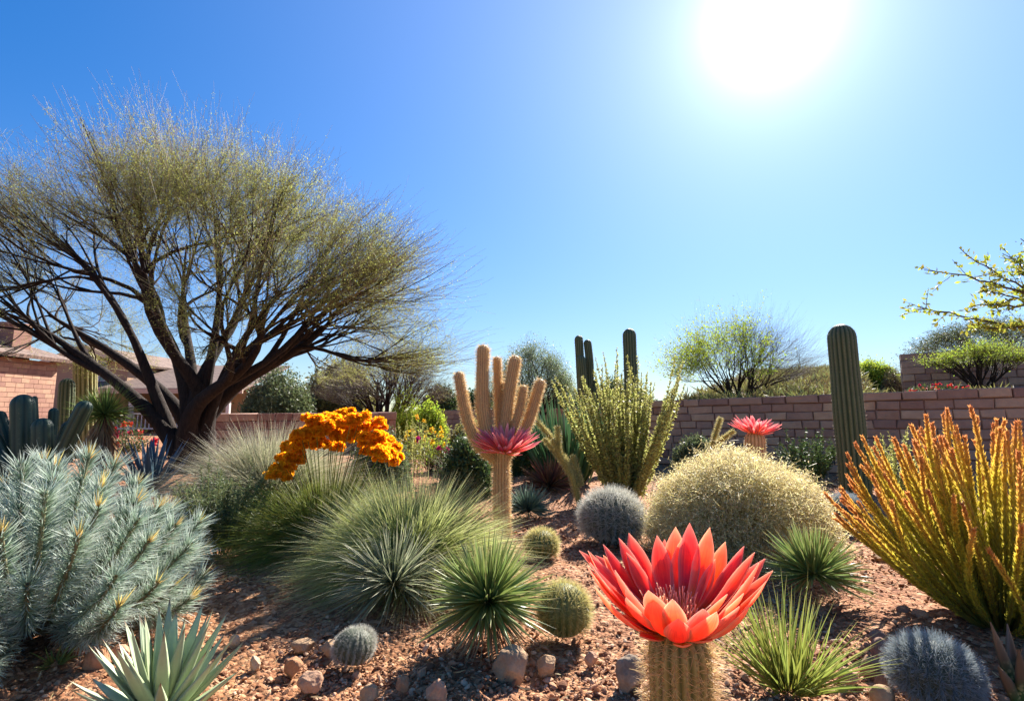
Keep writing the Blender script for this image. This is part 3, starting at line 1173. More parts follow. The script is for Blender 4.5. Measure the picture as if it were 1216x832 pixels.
make_tree('tree', 'multi stemmed tree half fresh green and half bare behind the retaining wall', 'tree', tb, (2.1, 2.1), .1, 12, (bark_dark, twig_pale, leaf_fresh),
          stem_r=.045, counts=(4, 5, 12), leaves=7, leaf_size=.05, pf=.13, twig_w=.007, stem_off=.14, spread0=58, leafmul=left_side, jitter=.04, fr=((.6, .85), (.72, .97), (.82, 1.15)), min_dz=.35, lo=.2)
tb = P(1165, 462, 12.4)
tb[2] = 1.42
make_tree('tree', 'small flat crowned green tree growing in front of the terrace wall', 'tree', tb, (1.3, .72), .6, 9, (bark_dark, twig_olive, leaf_fresh),
          stem_r=.05, counts=(5, 5, 12), leaves=3, pf=.16, leaf_size=.032, twig_w=.006, stem_off=.04, spread0=74, jitter=.04, min_dz=.3)
tb = P(1190, 440, 19)
tb[2] = 2.0
make_tree('tree', 'grey green tree crown showing above the terrace wall', 'tree', tb, (3.4, 2.1), .5, 8, (bark_dark, twig_olive, leaf_grey),
          stem_r=.07, counts=(5, 6, 20), leaves=4, leaf_size=.06, twig_w=.01, stem_off=.05, spread0=75, jitter=.06)


def bush(name, label, cat, px0, px1, ytop, Y, z0, mats_, leaves=14, size=.06, counts=(5, 6, 12), depth=None, group=None):
    cx = (P(px0, 480, Y)[0] + P(px1, 480, Y)[0]) / 2
    r = (P(px1, 480, Y)[0] - P(px0, 480, Y)[0]) / 2
    h = P(500, ytop, Y)[2] - z0
    return make_tree(name, label, cat, (cx, Y, z0), (r, h), .02, 11, mats_, stem_r=.02 * h + .012, counts=counts, leaves=leaves, leaf_size=size, twig_w=.006 * Y / 14,
                     stem_off=r * .3, spread0=84, jitter=size * .9, group=group, lo=.1, ang=(26, 18, 14))


olive = (bark_grey, twig_olive, leaf_grey)
bush('shrub', 'large rounded olive shrub behind the garden wall right of the trunk', 'shrub', 290, 372, 436, 20, 0, olive, 16, .1)
bush('shrub', 'dense olive shrub between the trunk and the bare twiggy tree', 'shrub', 352, 452, 424, 23, 0, (bark_grey, twig_olive, leaf_olive), 16, .12)
bush('shrub', 'fine leaved upright green shrub under the bare twiggy tree', 'shrub', 462, 500, 448, 17, 0, (bark_grey, twig_olive, leaf_fresh), 12, .05)
bush('shrub', 'bright green leafy bush right of the orange flowers', 'shrub', 488, 530, 476, 14, 0, (bark_grey, twig_olive, leaf_fresh), 16, .06)
bush('shrub', 'grey green mounded bush under the yellow flowered bush', 'shrub', 420, 486, 512, 7.6, 0, (bark_grey, twig_olive, leaf_grey), 10, .04)
bush('shrub', 'dark low rounded bush just left of the golden cactus stem', 'shrub', 528, 580, 518, 7.0, 0, (bark_dark, twig_olive, leaf_dark), 10, .04)
bush('shrub', 'dull olive bush behind the dark low one left of the golden cactus', 'shrub', 534, 600, 500, 10.5, 0, (bark_grey, twig_olive, leaf_olive), 12, .06)
bush('shrub', 'dark green bush behind the brown spiky agave', 'shrub', 604, 650, 510, 9.4, 0, (bark_dark, twig_olive, leaf_dark), 12, .05)
bush('shrub', 'low sage bush at the foot of the retaining wall right of the yellow green bush', 'shrub', 800, 850, 522, 9.0, 0, (bark_grey, twig_olive, leaf_grey), 12, .045)
HG = 'hedge shrubs along the distant boundary wall'
bush('shrub', 'dark green distant hedge shrub just left of the pale golden cactus', 'shrub', 500, 548, 460, 32, 0, (bark_grey, twig_olive, leaf_dark), 14, .16, group=HG)
bush('shrub', 'dark green distant hedge shrub showing between the golden cactus arms', 'shrub', 540, 590, 466, 34, 0, (bark_grey, twig_olive, leaf_dark), 14, .16, group=HG)
bush('shrub', 'low distant hedge shrub under the round grey green tree', 'shrub', 584, 640, 468, 32, 0, olive, 14, .16, group=HG)
bush('shrub', 'distant green hedge shrub right of the round grey green tree', 'shrub', 640, 692, 458, 30, 0, olive, 14, .14, group=HG)
bush('shrub', 'distant hedge shrub behind the single saguaro column', 'shrub', 700, 780, 448, 30, 0, olive, 14, .14, group=HG)
bush('shrub', 'yellow green bush on the slope right of the tall ribbed saguaro', 'shrub', 1012, 1066, 428, 17, 1.6, (bark_grey, twig_olive, leaf_fresh), 12, .06)
bush('shrub', 'pale grey twiggy bush beside the terrace wall end', 'shrub', 1050, 1076, 432, 16, 1.5, (bark_grey, twig_pale, leaf_olive), 1, .04)
bush('shrub', 'yellow green low bush on the slope left of the tall ribbed saguaro', 'shrub', 940, 985, 446, 18, 1.7, (bark_grey, twig_olive, leaf_fresh), 10, .06)


# branch of a tree standing outside the right edge
def build_branch_tree():
    Y = 4.6
    base = np.array([P(1330, 400, Y)[0], Y, 0])
    root = thing('tree', 'leafy tree reaching thin branches in from the right edge of the view', 'tree', base)
    org = P(1310, 395, Y) - base
    tips = [((1138, 296), (1190, 330), .1), ((1098, 322), (1180, 322), -.1), ((1088, 364), (1150, 378), .15), ((1146, 365), (1190, 358), -.2), ((1165, 345), (1200, 350), .3), ((1152, 392), (1200, 385), 0),
            ((1204, 309), (1225, 330), .2), ((1215, 285), (1260, 330), -.3), ((1190, 300), (1240, 330), .5)]
    g, fo, = Geo(), Geo()
    tr = bez(np.array([[0, 0, -.1]]), np.array([[.05, 0, .6]]), np.array([[-.05, .05, 1.2]]), (org + np.array([.02, 0, .25]))[None], 12)
    g.strands(tr, np.linspace(.16, .09, 12)[None], n=10)
    for (tx, mxy, dy) in tips:
        e = P(*tx, Y + dy) - base
        m = P(*mxy, Y + dy * .5) - base
        o2 = org + np.array([0, 0, rng.uniform(-.1, .2)])
        Q = bez(o2[None], (o2 * .6 + m * .4)[None], m[None], e[None], 16)
        Q = Q + rng.normal(size=Q.shape) * .008
        g.strands(Q, np.linspace(.035, .006, 16)[None], n=6)
        n = 16
        s = rng.uniform(.25, .97, n)
        i = (s * 15).astype(int)
        T = unit(Q[0, np.minimum(i + 1, 15)] - Q[0, i])
        d = unit(T + rng.normal(size=(n, 3)) * .55)
        L = rng.uniform(.06, .26, n)
        tw = Q[0, i][:, None] + d[:, None] * (L[:, None] * np.linspace(0, 1, 5))[..., None] + rng.normal(size=(n, 5, 3)) * .004
        g.strands(tw, np.linspace(.006, .003, 5)[None], n=4)
        cluster_leaves(fo, tw, 11, .042, .15, 1, .010, .5)
        cluster_leaves(fo, Q, 60, .04, .45, 1, .012, .5)
    g.build('trunk', bark_grey, root)
    fo.build('foliage', leafmat('spring leaves', [(0, (.25, .27, .03)), (1, (.42, .42, .06))], .35, .04, .45, .5), root)


build_branch_tree()

# ------------------------------------------------------------------ columnar cacti
skin_sag = skinmat('saguaro skin', [(0, (.03, .05, .022)), (.6, (.065, .095, .04)), (1, (.13, .145, .07))])
skin_pale = skinmat('pale saguaro skin', [(0, (.10, .11, .03)), (.6, (.21, .2, .07)), (1, (.33, .3, .12))])
skin_dark = skinmat('dark column skin', [(0, (.012, .03, .018)), (.6, (.028, .055, .032)), (1, (.045, .075, .04))], .45)
skin_gold = skinmat('golden column skin', [(0, (.30, .16, .055)), (.6, (.48, .29, .12)), (1, (.62, .41, .2))])
sp_pale = leafmat('pale spines', [(0, (.2, .17, .1)), (1, (.32, .28, .18))], .3, .02, .5, .3)
sp_gold = leafmat('golden spines', [(0, (.52, .32, .12)), (1, (.78, .58, .32))], .3, .02, .45, .45)
sp_white = leafmat('white grey spines', [(0, (.34, .33, .27)), (1, (.62, .6, .52))], .3, .02, .45, .35)
sp_blue = leafmat('blue grey spines', [(0, (.17, .2, .2)), (1, (.36, .41, .42))], .3, .02, .45, .3)


def saguaro(name, label, base, arms, mats_, nr=16, depth=.17, spine=.03, step=.07, each=4, sw=.004, group=None, cat='cactus'):
    """arms: list of (four points, radius, part name)"""
    root = thing(name, label, cat, base, group)
    for pts, r, nm in arms:
        g, sg = Geo(), Geo()
        add_column(g, sg, np.asarray(pts) - np.asarray(base), r, nr, depth, 26, spine, step, each, sw)
        o = g.build(nm, mats_[0], root)
        sg.build('spines', mats_[1], o)
    return root


def col4(p0, p1, lean=.0):
    p0, p1 = np.asarray(p0, float), np.asarray(p1, float)
    return [p0, p0 * .67 + p1 * .33, p0 * .33 + p1 * .67, p1]


def pxcol(x0, y0, x1, y1, Y, zbase=None):
    a, b = P(x0, y0, Y), P(x1, y1, Y)
    if zbase is not None:
        a = a + (b - a) * ((zbase - a[2]) / (b[2] - a[2]))
    return a, b


a_, b_ = pxcol(1013, 548, 998, 385, 7.4, -.05)
saguaro('saguaro', 'tall ribbed saguaro column leaning left in front of the retaining wall', (a_[0], a_[1], 0), [(col4(a_, b_), .2, 'column')], (skin_sag, sp_pale), 18, .17, .02, .05, 4, .0025)
a_, b_ = pxcol(752, 520, 747, 390, 11, -.05)
saguaro('saguaro', 'single dark green saguaro column rising behind the yellow green bush', (a_[0], a_[1], 0), [(col4(a_, b_), .155, 'column')], (skin_sag, sp_pale), 14, .17, .02, .06, 3, .004)
Y = 11.5
a_, b_ = pxcol(694, 520, 687, 398, Y, -.05)
r_ = .105
bx = [(col4(a_, b_), r_, 'column')]
j = P(697, 478, Y - .1)
bx.append(([P(692, 482, Y), P(700, 470, Y + .1), P(704, 450, Y), P(697, 403, Y)], .095, 'arm'))
bx.append(([P(694, 484, Y), P(693, 462, Y - .25), P(691, 440, Y - .25), P(690, 422, Y - .25)], .105, 'arm'))
bx.append(([P(694, 482, Y), P(705, 480, Y), P(707, 468, Y), P(707, 450, Y)], .055, 'arm'))
saguaro('saguaro', 'saguaro with a cluster of upright arms left of the single column', (a_[0], a_[1], 0), bx, (skin_sag, sp_pale), 12, .17, .02, .06, 3, .004)
a_, b_ = pxcol(102, 540, 101, 417, 13.2, -.05)
saguaro('saguaro', 'thick pale yellow green saguaro column beside the tan house gable', (a_[0], a_[1], 0), [(col4(a_, b_), .27, 'column')], (skin_pale, sp_gold), 16, .2, .03, .08, 3, .005)
a_, b_ = pxcol(76, 540, 80, 449, 12, -.05)
saguaro('saguaro', 'slimmer green saguaro column left of the thick pale one', (a_[0], a_[1], 0), [(col4(a_, b_), .17, 'column')], (skin_sag, sp_pale), 13, .18, .02, .08, 3, .004)
Y = 5.4
base = np.array([P(40, 560, Y)[0], Y, 0])
arms = []
for (x0, y0, x1, y1, dy, r) in ((28, 560, 27, 468, 0, .115), (24, 560, -2, 488, .1, .06), (45, 560, 41, 470, .25, .03), (52, 560, 50, 496, -.1, .10), (60, 560, 104, 476, -.05, .085), (58, 560, 64, 484, .3, .05), (20, 560, -16, 508, -.1, .075), (60, 565, 84, 500, .15, .07)):
    a_, b_ = P(x0, y0, Y + dy), P(x1, y1, Y + dy)
    b0 = base + np.array([(a_[0] - base[0]) * .6, dy, -.03])
    arms.append(([b0, b0 * .3 + a_ * .7, a_ * .7 + b_ * .3, b_], r, 'arm'))
saguaro('columnar_cactus', 'cluster of dark blue green upright cactus arms behind the silver bush', base, arms, (skin_dark, sp_pale), 8, .12, .012, .05, 2, .002)


# ------------------------------------------------------------------ cactus flowers
def petalmat(name, stops, trans=.45, edge_c=(.95, .3, .15)):
    m, t, b, o = newmat(name)
    c = ramp(t, stops, attr(t, 't'))
    mixc = N(t, 'ShaderNodeMix', data_type='RGBA', blend_type='MIX')
    pu = mathn(t, 'POWER', attr(t, 'u'), 3.5)
    t.links.new(mathn(t, 'MULTIPLY', pu, .85), mixc.inputs['Factor'])
    t.links.new(c, mixc.inputs['A'])
    mixc.inputs['B'].default_value = (*edge_c, 1)
    c2 = vary(t, mixc.outputs['Result'], attr(t, 'rnd'), .14, .016)
    # fine lengthwise veins and blotches
    cv = N(t, 'ShaderNodeCombineXYZ')
    t.links.new(mathn(t, 'MULTIPLY', attr(t, 'u'), 7.0), cv.inputs[0])
    t.links.new(mathn(t, 'MULTIPLY', attr(t, 'rnd'), 60.0), cv.inputs[1])
    t.links.new(mathn(t, 'MULTIPLY', attr(t, 't'), 1.3), cv.inputs[2])
    vn = noise(t, 1.6, 4, cv.outputs[0], .65)
    c2 = vary(t, c2, vn, .38, .016)
    c2 = vary(t, c2, noise(t, 40, 3), .14, .01)
    t.links.new(c2, b.inputs['Base Color'])
    b.inputs['Roughness'].default_value = .38
    b.inputs['Specular IOR Level'].default_value = .4
    tr = N(t, 'ShaderNodeBsdfTranslucent')
    t.links.new(c2, tr.inputs[0])
    mx_ = N(t, 'ShaderNodeMixShader')
    mx_.inputs[0].default_value = trans
    t.links.new(b.outputs[0], mx_.inputs[1])
    t.links.new(tr.outputs[0], mx_.inputs[2])
    t.links.new(mx_.outputs[0], o.inputs[0])
    bump(t, b, vn, .25, .002)
    return m


petal_red = petalmat('coral petal', [(0, (.98, .62, .06)), (.2, (.97, .46, .07)), (.4, (.95, .12, .10)), (.62, (.96, .17, .09)), (.85, (.97, .27, .19)), (1, (.98, .5, .38))], .66, (.98, .60, .48))
petal_pink = petalmat('pink petal', [(0, (.95, .5, .05)), (.2, (.95, .3, .08)), (.45, (.95, .2, .2)), (.75, (.97, .36, .36)), (1, (.98, .62, .6))], .62, (.97, .5, .5))
stamen_m = leafmat('stamens', [(0, (.9, .55, .06)), (.6, (.92, .35, .25)), (1, (.98, .75, .55))], .2, .02, .5, .3)


def petal(L, wd, az, r0, z0, a0, a1, cupw=.3, twist=0.0, K=13, m=9, tip=2.1, belly=.58, th=.0011):
    """one concave petal: a0/a1 = tilt from the vertical at the base and the tip (degrees)"""
    s = np.linspace(0, 1, K)
    a = np.radians(a0 + (a1 - a0) * s ** .8)
    ds = L / (K - 1)
    rr = r0 + np.concatenate([[0], np.cumsum(np.sin(a[:-1]) * ds)])
    zz = z0 + np.concatenate([[0], np.cumsum(np.cos(a[:-1]) * ds)])
    prof = np.clip(np.minimum((.3 + .7 * np.clip(s / belly, 0, 1) ** .8), 1) * (1 - np.clip((s - belly) / (1 - belly), 0, 1) ** tip), .012, 1)
    q = np.linspace(-1, 1, m)
    X = .5 * wd * prof[:, None] * q[None]
    # inward curl of the edges
    nx, nz = -np.cos(a), np.sin(a)
    cup = cupw * wd * prof[:, None] * (q[None] ** 2) * .5
    rad = rr[:, None] + nx[:, None] * cup
    zed = zz[:, None] + nz[:, None] * cup
    X = X + twist * s[:, None] ** 2 * L * .15
    zed = zed + rng.normal() * .002
    V = np.stack([rad, X, zed], -1)
    # thickness: outer face
    V2 = V - np.stack([nx, 0 * nx, nz], -1)[:, None] * th * (1 - .9 * np.abs(q)[None, :, None] ** 4)
    c, s_ = math.cos(az), math.sin(az)
    R = np.array([[c, -s_, 0], [s_, c, 0], [0, 0, 1]])
    k = np.arange(K - 1)[:, None]
    j = np.arange(m - 1)
    f = np.stack([k * m + j, k * m + j + 1, (k + 1) * m + j + 1, (k + 1) * m + j], -1).reshape(-1, 4)
    g = Geo()
    t = np.repeat(s, m)
    u = np.tile(np.abs(q), K)
    r = rng.random()
    g.add(V.reshape(-1, 3) @ R.T, f, t, r, u)
    g.add(V2.reshape(-1, 3) @ R.T, f[:, ::-1], t, r, u)
    return g


def flower(parent_thing, name, rings, mat_, loc, scale=1.0, stamens=200, st_h=.05, st_r=.03, tilt=(0, 0)):
    fl = bpy.data.objects.new(name, None)
    COL.objects.link(fl)
    fl.parent = parent_thing
    fl.location = tuple(loc)
    fl.rotation_euler = (tilt[0], tilt[1], 0)
    for (n, L, wd, r0, z0, a0, a1, off, jit, cup) in rings:
        for k in range(n):
            az = (k + off + rng.normal() * jit) / n * 2 * np.pi
            petal(L * scale * rng.uniform(.88, 1.08), wd * scale * rng.uniform(.88, 1.12), az, r0 * scale, z0 * scale, a0 + rng.normal() * 4, a1 + rng.normal() * 6, cup, rng.normal() * .5).build('petal', mat_, fl)
    if stamens:
        g = Geo()
        Pp, d = arcs(stamens, st_h * scale, 42, .05, 4, st_r * scale, 1, 0, .05, .01 * scale)
        g.strands(Pp, np.array([[.0018, .0014, .0012, .0026]]) * scale, n=3)
        g.build('stamens', stamen_m, fl)
    return fl


# foreground flower on its spiny column
fb = P(806, 749, .86)
base = np.array([fb[0], fb[1], 0])
root = thing('flowering_cactus', 'spiny golden column with a huge open coral red flower in the foreground', 'cactus', base)
g, sg = Geo(), Geo()
zt = fb[2] + .012
q_, r_ = add_column(g, sg, [np.array([.0, 0, -.03]), np.array([0, 0, .25]), np.array([0, 0, .5]), np.array([0, 0, zt])], .048, 18, .10, 30, .021, .008, 8, .0008, 1, 1.0, 1.0)
o_ = g.build('stem', skinmat('foreground column skin', [(0, (.09, .09, .018)), (.6, (.2, .17, .04)), (1, (.36, .28, .09))], nz=30), root)
sg.build('spines', sp_gold, o_)
flower(root, 'flower', [
    (9, .075, .036, .034, .004, 84, 56, .3, .2, .3),
    (5, .10, .042, .034, .006, 74, 38, .1, .2, .3),
    (20, .205, .053, .032, .008, 70, 27, .0, .14, .3),
    (19, .212, .051, .028, .012, 62, 22, .5, .14, .3),
    (4, .150, .040, .024, .016, 58, 24, .2, .2, .3)], petal_red, (-.004, 0, zt - .014), .75, 170, .06, .036, tilt=(.16, -.06))

# pale golden cactus with the daisy-like flower
base = G(597, 641)
Y = base[1]
root = thing('golden_cactus', 'pale golden spiny cactus with upright arms and a pink flower', 'cactus', base)
gold = []
stem = [base + np.array([0, 0, -.05]), P(596, 600, Y), P(594, 570, Y), P(597, 520, Y)]
gold.append((stem, .088, 'stem'))
for pts, r in ((((590, 545), (556, 530), (553, 490), (544, 441)), .062), (((590, 535), (568, 505), (573, 470), (574, 409)), .08), (((597, 530), (592, 500), (592, 460), (590, 423)), .05),
               (((598, 530), (600, 500), (603, 470), (613, 422)), .073), (((592, 530), (600, 500), (600, 470), (599, 453)), .05), (((600, 530), (612, 505), (620, 482), (622, 457)), .05),
               (((600, 540), (628, 515), (630, 490), (643, 450)), .063)):
    dy = rng.uniform(-.06, .1)
    q4 = [P(x, y, Y + (dy if i else 0)) for i, (x, y) in enumerate(pts)]
    gold.append((q4, r, 'arm'))
for pts, r, nm in gold:
    g, sg = Geo(), Geo()
    add_column(g, sg, np.asarray(pts) - base, (r * .86 if nm == 'stem' else r * .72), 15, .11, 26, .026, .016, 7, .002, 1, .92, 1.2)
    o_ = g.build(nm, skin_gold, root)
    sg.build('spines', sp_gold, o_)
fc = P(600, 537, Y - .22) - base
flower(root, 'flower', [(26, .29, .04, .035, 0, 78, 58, 0, .25, .3), (26, .28, .038, .03, .01, 64, 48, .5, .25, .3), (20, .22, .036, .02, .02, 46, 30, .2, .25, .3)], petal_pink, fc, 1.05, 120, .1, .03, tilt=(.24, .05))
# small flowering stub behind the golden mound
Y = 6.6
fb = P(896, 514, Y)
base = np.array([fb[0], fb[1], 0])
root = thing('flowering_cactus', 'small orange cactus stub with a pink flower behind the golden grass mound', 'cactus', base)
g, sg = Geo(), Geo()
add_column(g, sg, [np.array([0, 0, -.03]), np.array([0, 0, .3]), np.array([0, 0, .5]), np.array([0, 0, fb[2] + .03])], .12, 16, .12, 24, .02, .03, 4, .002, 1, 1, .95)
o_ = g.build('stem', skin_gold, root)
sg.build('spines', sp_gold, o_)
flower(root, 'flower', [(24, .29, .05, .06, 0, 74, 52, 0, .25, .3), (24, .28, .045, .05, .01, 60, 44, .5, .25, .3), (18, .22, .045, .03, .02, 42, 30, .2, .25, .3)], petal_pink, (0, 0, fb[2] - .01), 1.0, 100, .1, .04, tilt=(.14, .06))

# ------------------------------------------------------------------ ball cacti
body_g = skinmat('barrel skin', [(0, (.05, .075, .02)), (1, (.13, .15, .04))])
body_d = skinmat('grey barrel skin', [(0, (.03, .045, .025)), (1, (.08, .095, .055))])
sp_lime = leafmat('straw yellow spines', [(0, (.34, .28, .07)), (1, (.66, .58, .27))], .3, .02, .45, .45)
ball_cactus('barrel_cactus', 'golden yellow barrel cactus right of the green spiky rosette', 'cactus', 670, 752, .128, (body_g, sp_lime), .97, 22, 1500, .03, .0013, .7)
ball_cactus('barrel_cactus', 'small pale gold barrel cactus below the golden cactus stem', 'cactus', 643, 662, .125, (body_g, sp_lime), .85, 20, 1100, .032, .0018, .7)
ball_cactus('barrel_cactus', 'grey spiny ball cactus in front of the yellow green bush', 'cactus', 727, 643, .255, (body_d, sp_white), .86, 26, 2400, .06, .0024, 1.0)
ball_cactus('ball_cactus', 'little pale grey ball cactus alone on the gravel at lower left', 'cactus', 416, 786, .088, (body_d, sp_white), .8, 20, 1500, .016, .001, .7, lean=(.2, .1))
ball_cactus('ball_cactus', 'blue grey ball cactus at the lower right beside the stones', 'cactus', 1112, 832, .135, (body_d, sp_blue), .85, 24, 2600, .034, .0014, .9)
ball_cactus('ball_cactus', 'grey ball cactus in the shade left of the orange bush', 'cactus', 1006, 625, .165, (body_d, sp_blue), .9, 22, 1500, .05, .0026, .9)

# ------------------------------------------------------------------ rosettes and tufts
yucca_m = leafmat('green yucca leaf', [(0, (.38, .42, .17)), (.25, (.19, .255, .06)), (.8, (.24, .30, .09)), (1, (.46, .38, .2))], .3, .02, .35, .25, .5)
yucca2 = leafmat('blue green leaf', [(0, (.16, .23, .15)), (.5, (.10, .17, .11)), (1, (.2, .27, .2))], .3, .02, .4, .25, .45)
grey_tuft = leafmat('grey green blade', [(0, (.15, .17, .08)), (.6, (.26, .29, .17)), (1, (.48, .46, .32))], .3, .02, .5, .4)
dry_m = leafmat('dry straw blade', [(0, (.2, .12, .06)), (1, (.42, .3, .16))], .3, .02, .6, .3)
base = G(579, 764)
t_ = radial_tuft('yucca', 'green spiky rosette with stiff leaves in front of the big grass clump', 'yucca', base, 420, .305, .017, yucca_m, 118, .20, .03, .3, r0=.025, polpow=.8, wig=.05)
g = Geo()
Pp, d = arcs(220, .22, 150, .1, 5, .03, 1, 105, .08, .17)
Pp[..., 2] = np.maximum(Pp[..., 2], .005)
blades(g, Pp, .011, 1)
g.build('dry_skirt', dry_m, t_)
base = G(968, 712)
radial_tuft('yucca', 'dark green pale edged rosette right of the foreground flower', 'yucca', base, 380, .285, .014, yucca_m, 112, .15, .03, .3, r0=.03, polpow=.8)
base = G(466, 722)
radial_tuft('yucca', 'grey green thin leaved rosette at the foot of the big grass clump', 'yucca', base, 420, .34, .009, grey_tuft, 108, .14, .08, .3, r0=.03, polpow=.75)
base = G(627, 612)
radial_tuft('yucca', 'small blue green spiky tuft behind the golden cactus stem', 'yucca', base, 420, .27, .013, yucca2, 100, .06, .03, .3, r0=.03)

# pale agave in the lower left corner: every leaf is a part
agave_m, t, b, o = newmat('pale agave leaf')
c = ramp(t, [(0, (.34, .39, .19)), (.5, (.30, .37, .20)), (.9, (.34, .40, .25)), (.97, (.2, .12, .06)), (1, (.1, .05, .03))], attr(t, 't'))
c = vary(t, c, attr(t, 'rnd'), .15, .012)
c = vary(t, c, noise(t, 26, 5), .18, .01)
t.links.new(c, b.inputs['Base Color'])
b.inputs['Roughness'].default_value = .5
bump(t, b, noise(t, 120, 4), .15, .002)
AG_SEC = np.array([(-.5, .10), (-.3, .02), (0, -.03), (.3, .02), (.5, .10), (.34, -.10), (0, -.2), (-.34, -.10)])


def agave(name, label, base, n, L, wd, mat_, maxpol=78, K=12, z0=.02, part='leaf', curl=.15, cat='agave', minpol=4):
    root = thing(name, label, cat, base)
    for k in range(n):
        f_ = (k + .5) / n
        pol = np.radians(minpol + (maxpol - minpol) * f_ ** .8 + rng.normal() * 4)
        az = k * 2.39996 + rng.normal() * .12
        h = np.array([math.cos(az), math.sin(az), 0])
        Lk = L * (.72 + .35 * math.sin(math.pi * min(f_ + .2, 1))) * rng.uniform(.9, 1.08)
        s = np.linspace(0, 1, K)
        aa = pol * (1 - curl * s)
        st = Lk / (K - 1)
        rr = .02 + np.concatenate([[0], np.cumsum(np.sin(aa[:-1]) * st)])
        zz = z0 + .05 * (1 - f_) + np.concatenate([[0], np.cumsum(np.cos(aa[:-1]) * st)])
        Pp = h[None] * rr[:, None] + np.array([0, 0, 1.]) * zz[:, None]
        prof = np.clip((.62 + .38 * np.sin(np.clip(s / .45, 0, 1) * np.pi / 2)) * (1 - np.clip((s - .4) / .6, 0, 1) ** 1.5), .015, 1)
        side = np.array([-h[1], h[0], 0])
        g = Geo()
        g.strands(Pp[None], (wd * rng.uniform(.85, 1.1) * prof)[None], sec=AG_SEC, side=side[None])
        g.build(part, mat_, root)
    return root


base = np.array([*G(190, 872)[:2], 0])
agave('agave', 'pale blue green agave with broad pointed leaves in the lower left corner', base, 58, .345, .052, agave_m, 80)

# two small seedlings beside it
radial_tuft('seedling', 'tiny green seedling tuft under the silver bush', 'plant', G(66, 790), 26, .1, .012, leafmat('seedling leaf', [(0, (.12, .17, .04)), (1, (.2, .24, .07))], .3, .02, .5, .4), 80, .0, .1, .3, r0=.02)

# spotted plant in the lower right corner
spot_m, t, b, o = newmat('spotted leaf')
vo = N(t, 'ShaderNodeTexVoronoi')
vo.inputs['Scale'].default_value = 52
tc = N(t, 'ShaderNodeTexCoord')
t.links.new(tc.outputs['Object'], vo.inputs['Vector'])
c = ramp(t, [(0, (.35, .33, .14)), (.28, (.3, .29, .12)), (.4, (.05, .11, .03)), (1, (.035, .08, .02))], vo.outputs['Distance'])
mixn = N(t, 'ShaderNodeMix', data_type='RGBA')
tt_ = ramp(t, [(.42, (0, 0, 0)), (.62, (1, 1, 1))], attr(t, 't'))
t.links.new(tt_, mixn.inputs['Factor'])
t.links.new(c, mixn.inputs['A'])
mixn.inputs['B'].default_value = (.13, .085, .05, 1)
t.links.new(mixn.outputs['Result'], b.inputs['Base Color'])
b.inputs['Roughness'].default_value = .5
base = np.array([*G(1215, 850)[:2], 0])
root = thing('spotted_succulent', 'green succulent with pale spots and brown tips in the lower right corner', 'plant', base)
for (tx, ty, dy, wd) in ((1176, 738, -.02, .055), (1196, 740, .05, .06), (1222, 745, 0, .06), (1240, 760, -.08, .06), (1210, 770, -.12, .06), (1185, 790, -.1, .05)):
    e = P(tx, ty, base[1] + dy) - base
    Q = bez(np.array([[0, dy * .3, -.01]]), (e * np.array([.2, .3, .35]))[None], (e * np.array([.7, .7, .7]))[None], e[None], 12)
    s = np.linspace(0, 1, 12)
    g = Geo()
    g.strands(Q, (wd * np.clip(np.sin(np.clip(s * .8 + .22, 0, 1) * np.pi) ** .7, .1, 1))[None], sec=AG_SEC, side=np.array([[1, .2, 0]]))
    g.build('leaf', spot_m, root)

# yucca with a dry skirt near the house, blue agave, red shrub
Y = 9.6
q = P(124, 492, Y)
root = thing('yucca', 'green spiky yucca head on a dry shaggy trunk left of the tree', 'yucca', (q[0], q[1], 0))
g = Geo()
g.strands(np.array([[[0, 0, -.05], [.01, 0, .3], [0, 0, .6], [0, 0, q[2]]]]), np.array([[.2, .17, .16, .12]]), n=9)
g.build('trunk', bark_grey, root)
g = Geo()
Pp, d = arcs(520, .56, 118, .04, 4, .04, .8, 0, .02, q[2])
blades(g, Pp, .018, 2)
g.build('leaves', leafmat('bright yucca leaf', [(0, (.14, .2, .05)), (1, (.2, .29, .07))], .3, .02, .4, .4), root)
g = Geo()
n = 700
zz = rng.uniform(.25, q[2] - .05, n)
ph = rng.random(n) * 6.283
b0 = np.stack([np.cos(ph) * .07, np.sin(ph) * .07, zz], 1)
d = unit(np.stack([np.cos(ph) * .55, np.sin(ph) * .55, -np.full(n, 1.0)], 1) + rng.normal(size=(n, 3)) * .15)
Pp = b0[:, None] + d[:, None] * (rng.uniform(.25, .5, (n, 1)) * np.linspace(0, 1, 4))[..., None]
Pp[..., 2] = np.maximum(Pp[..., 2], .01)
blades(g, Pp, .02, 1)
g.build('dry_skirt', dry_m, root)
agave('agave', 'dark blue agave at the foot of the big tree trunk', G(178, 588), 40, .75, .09, skinmat('dark blue leaf', [(0, (.03, .06, .07)), (1, (.07, .12, .16))]), 80, 8, curl=.1)


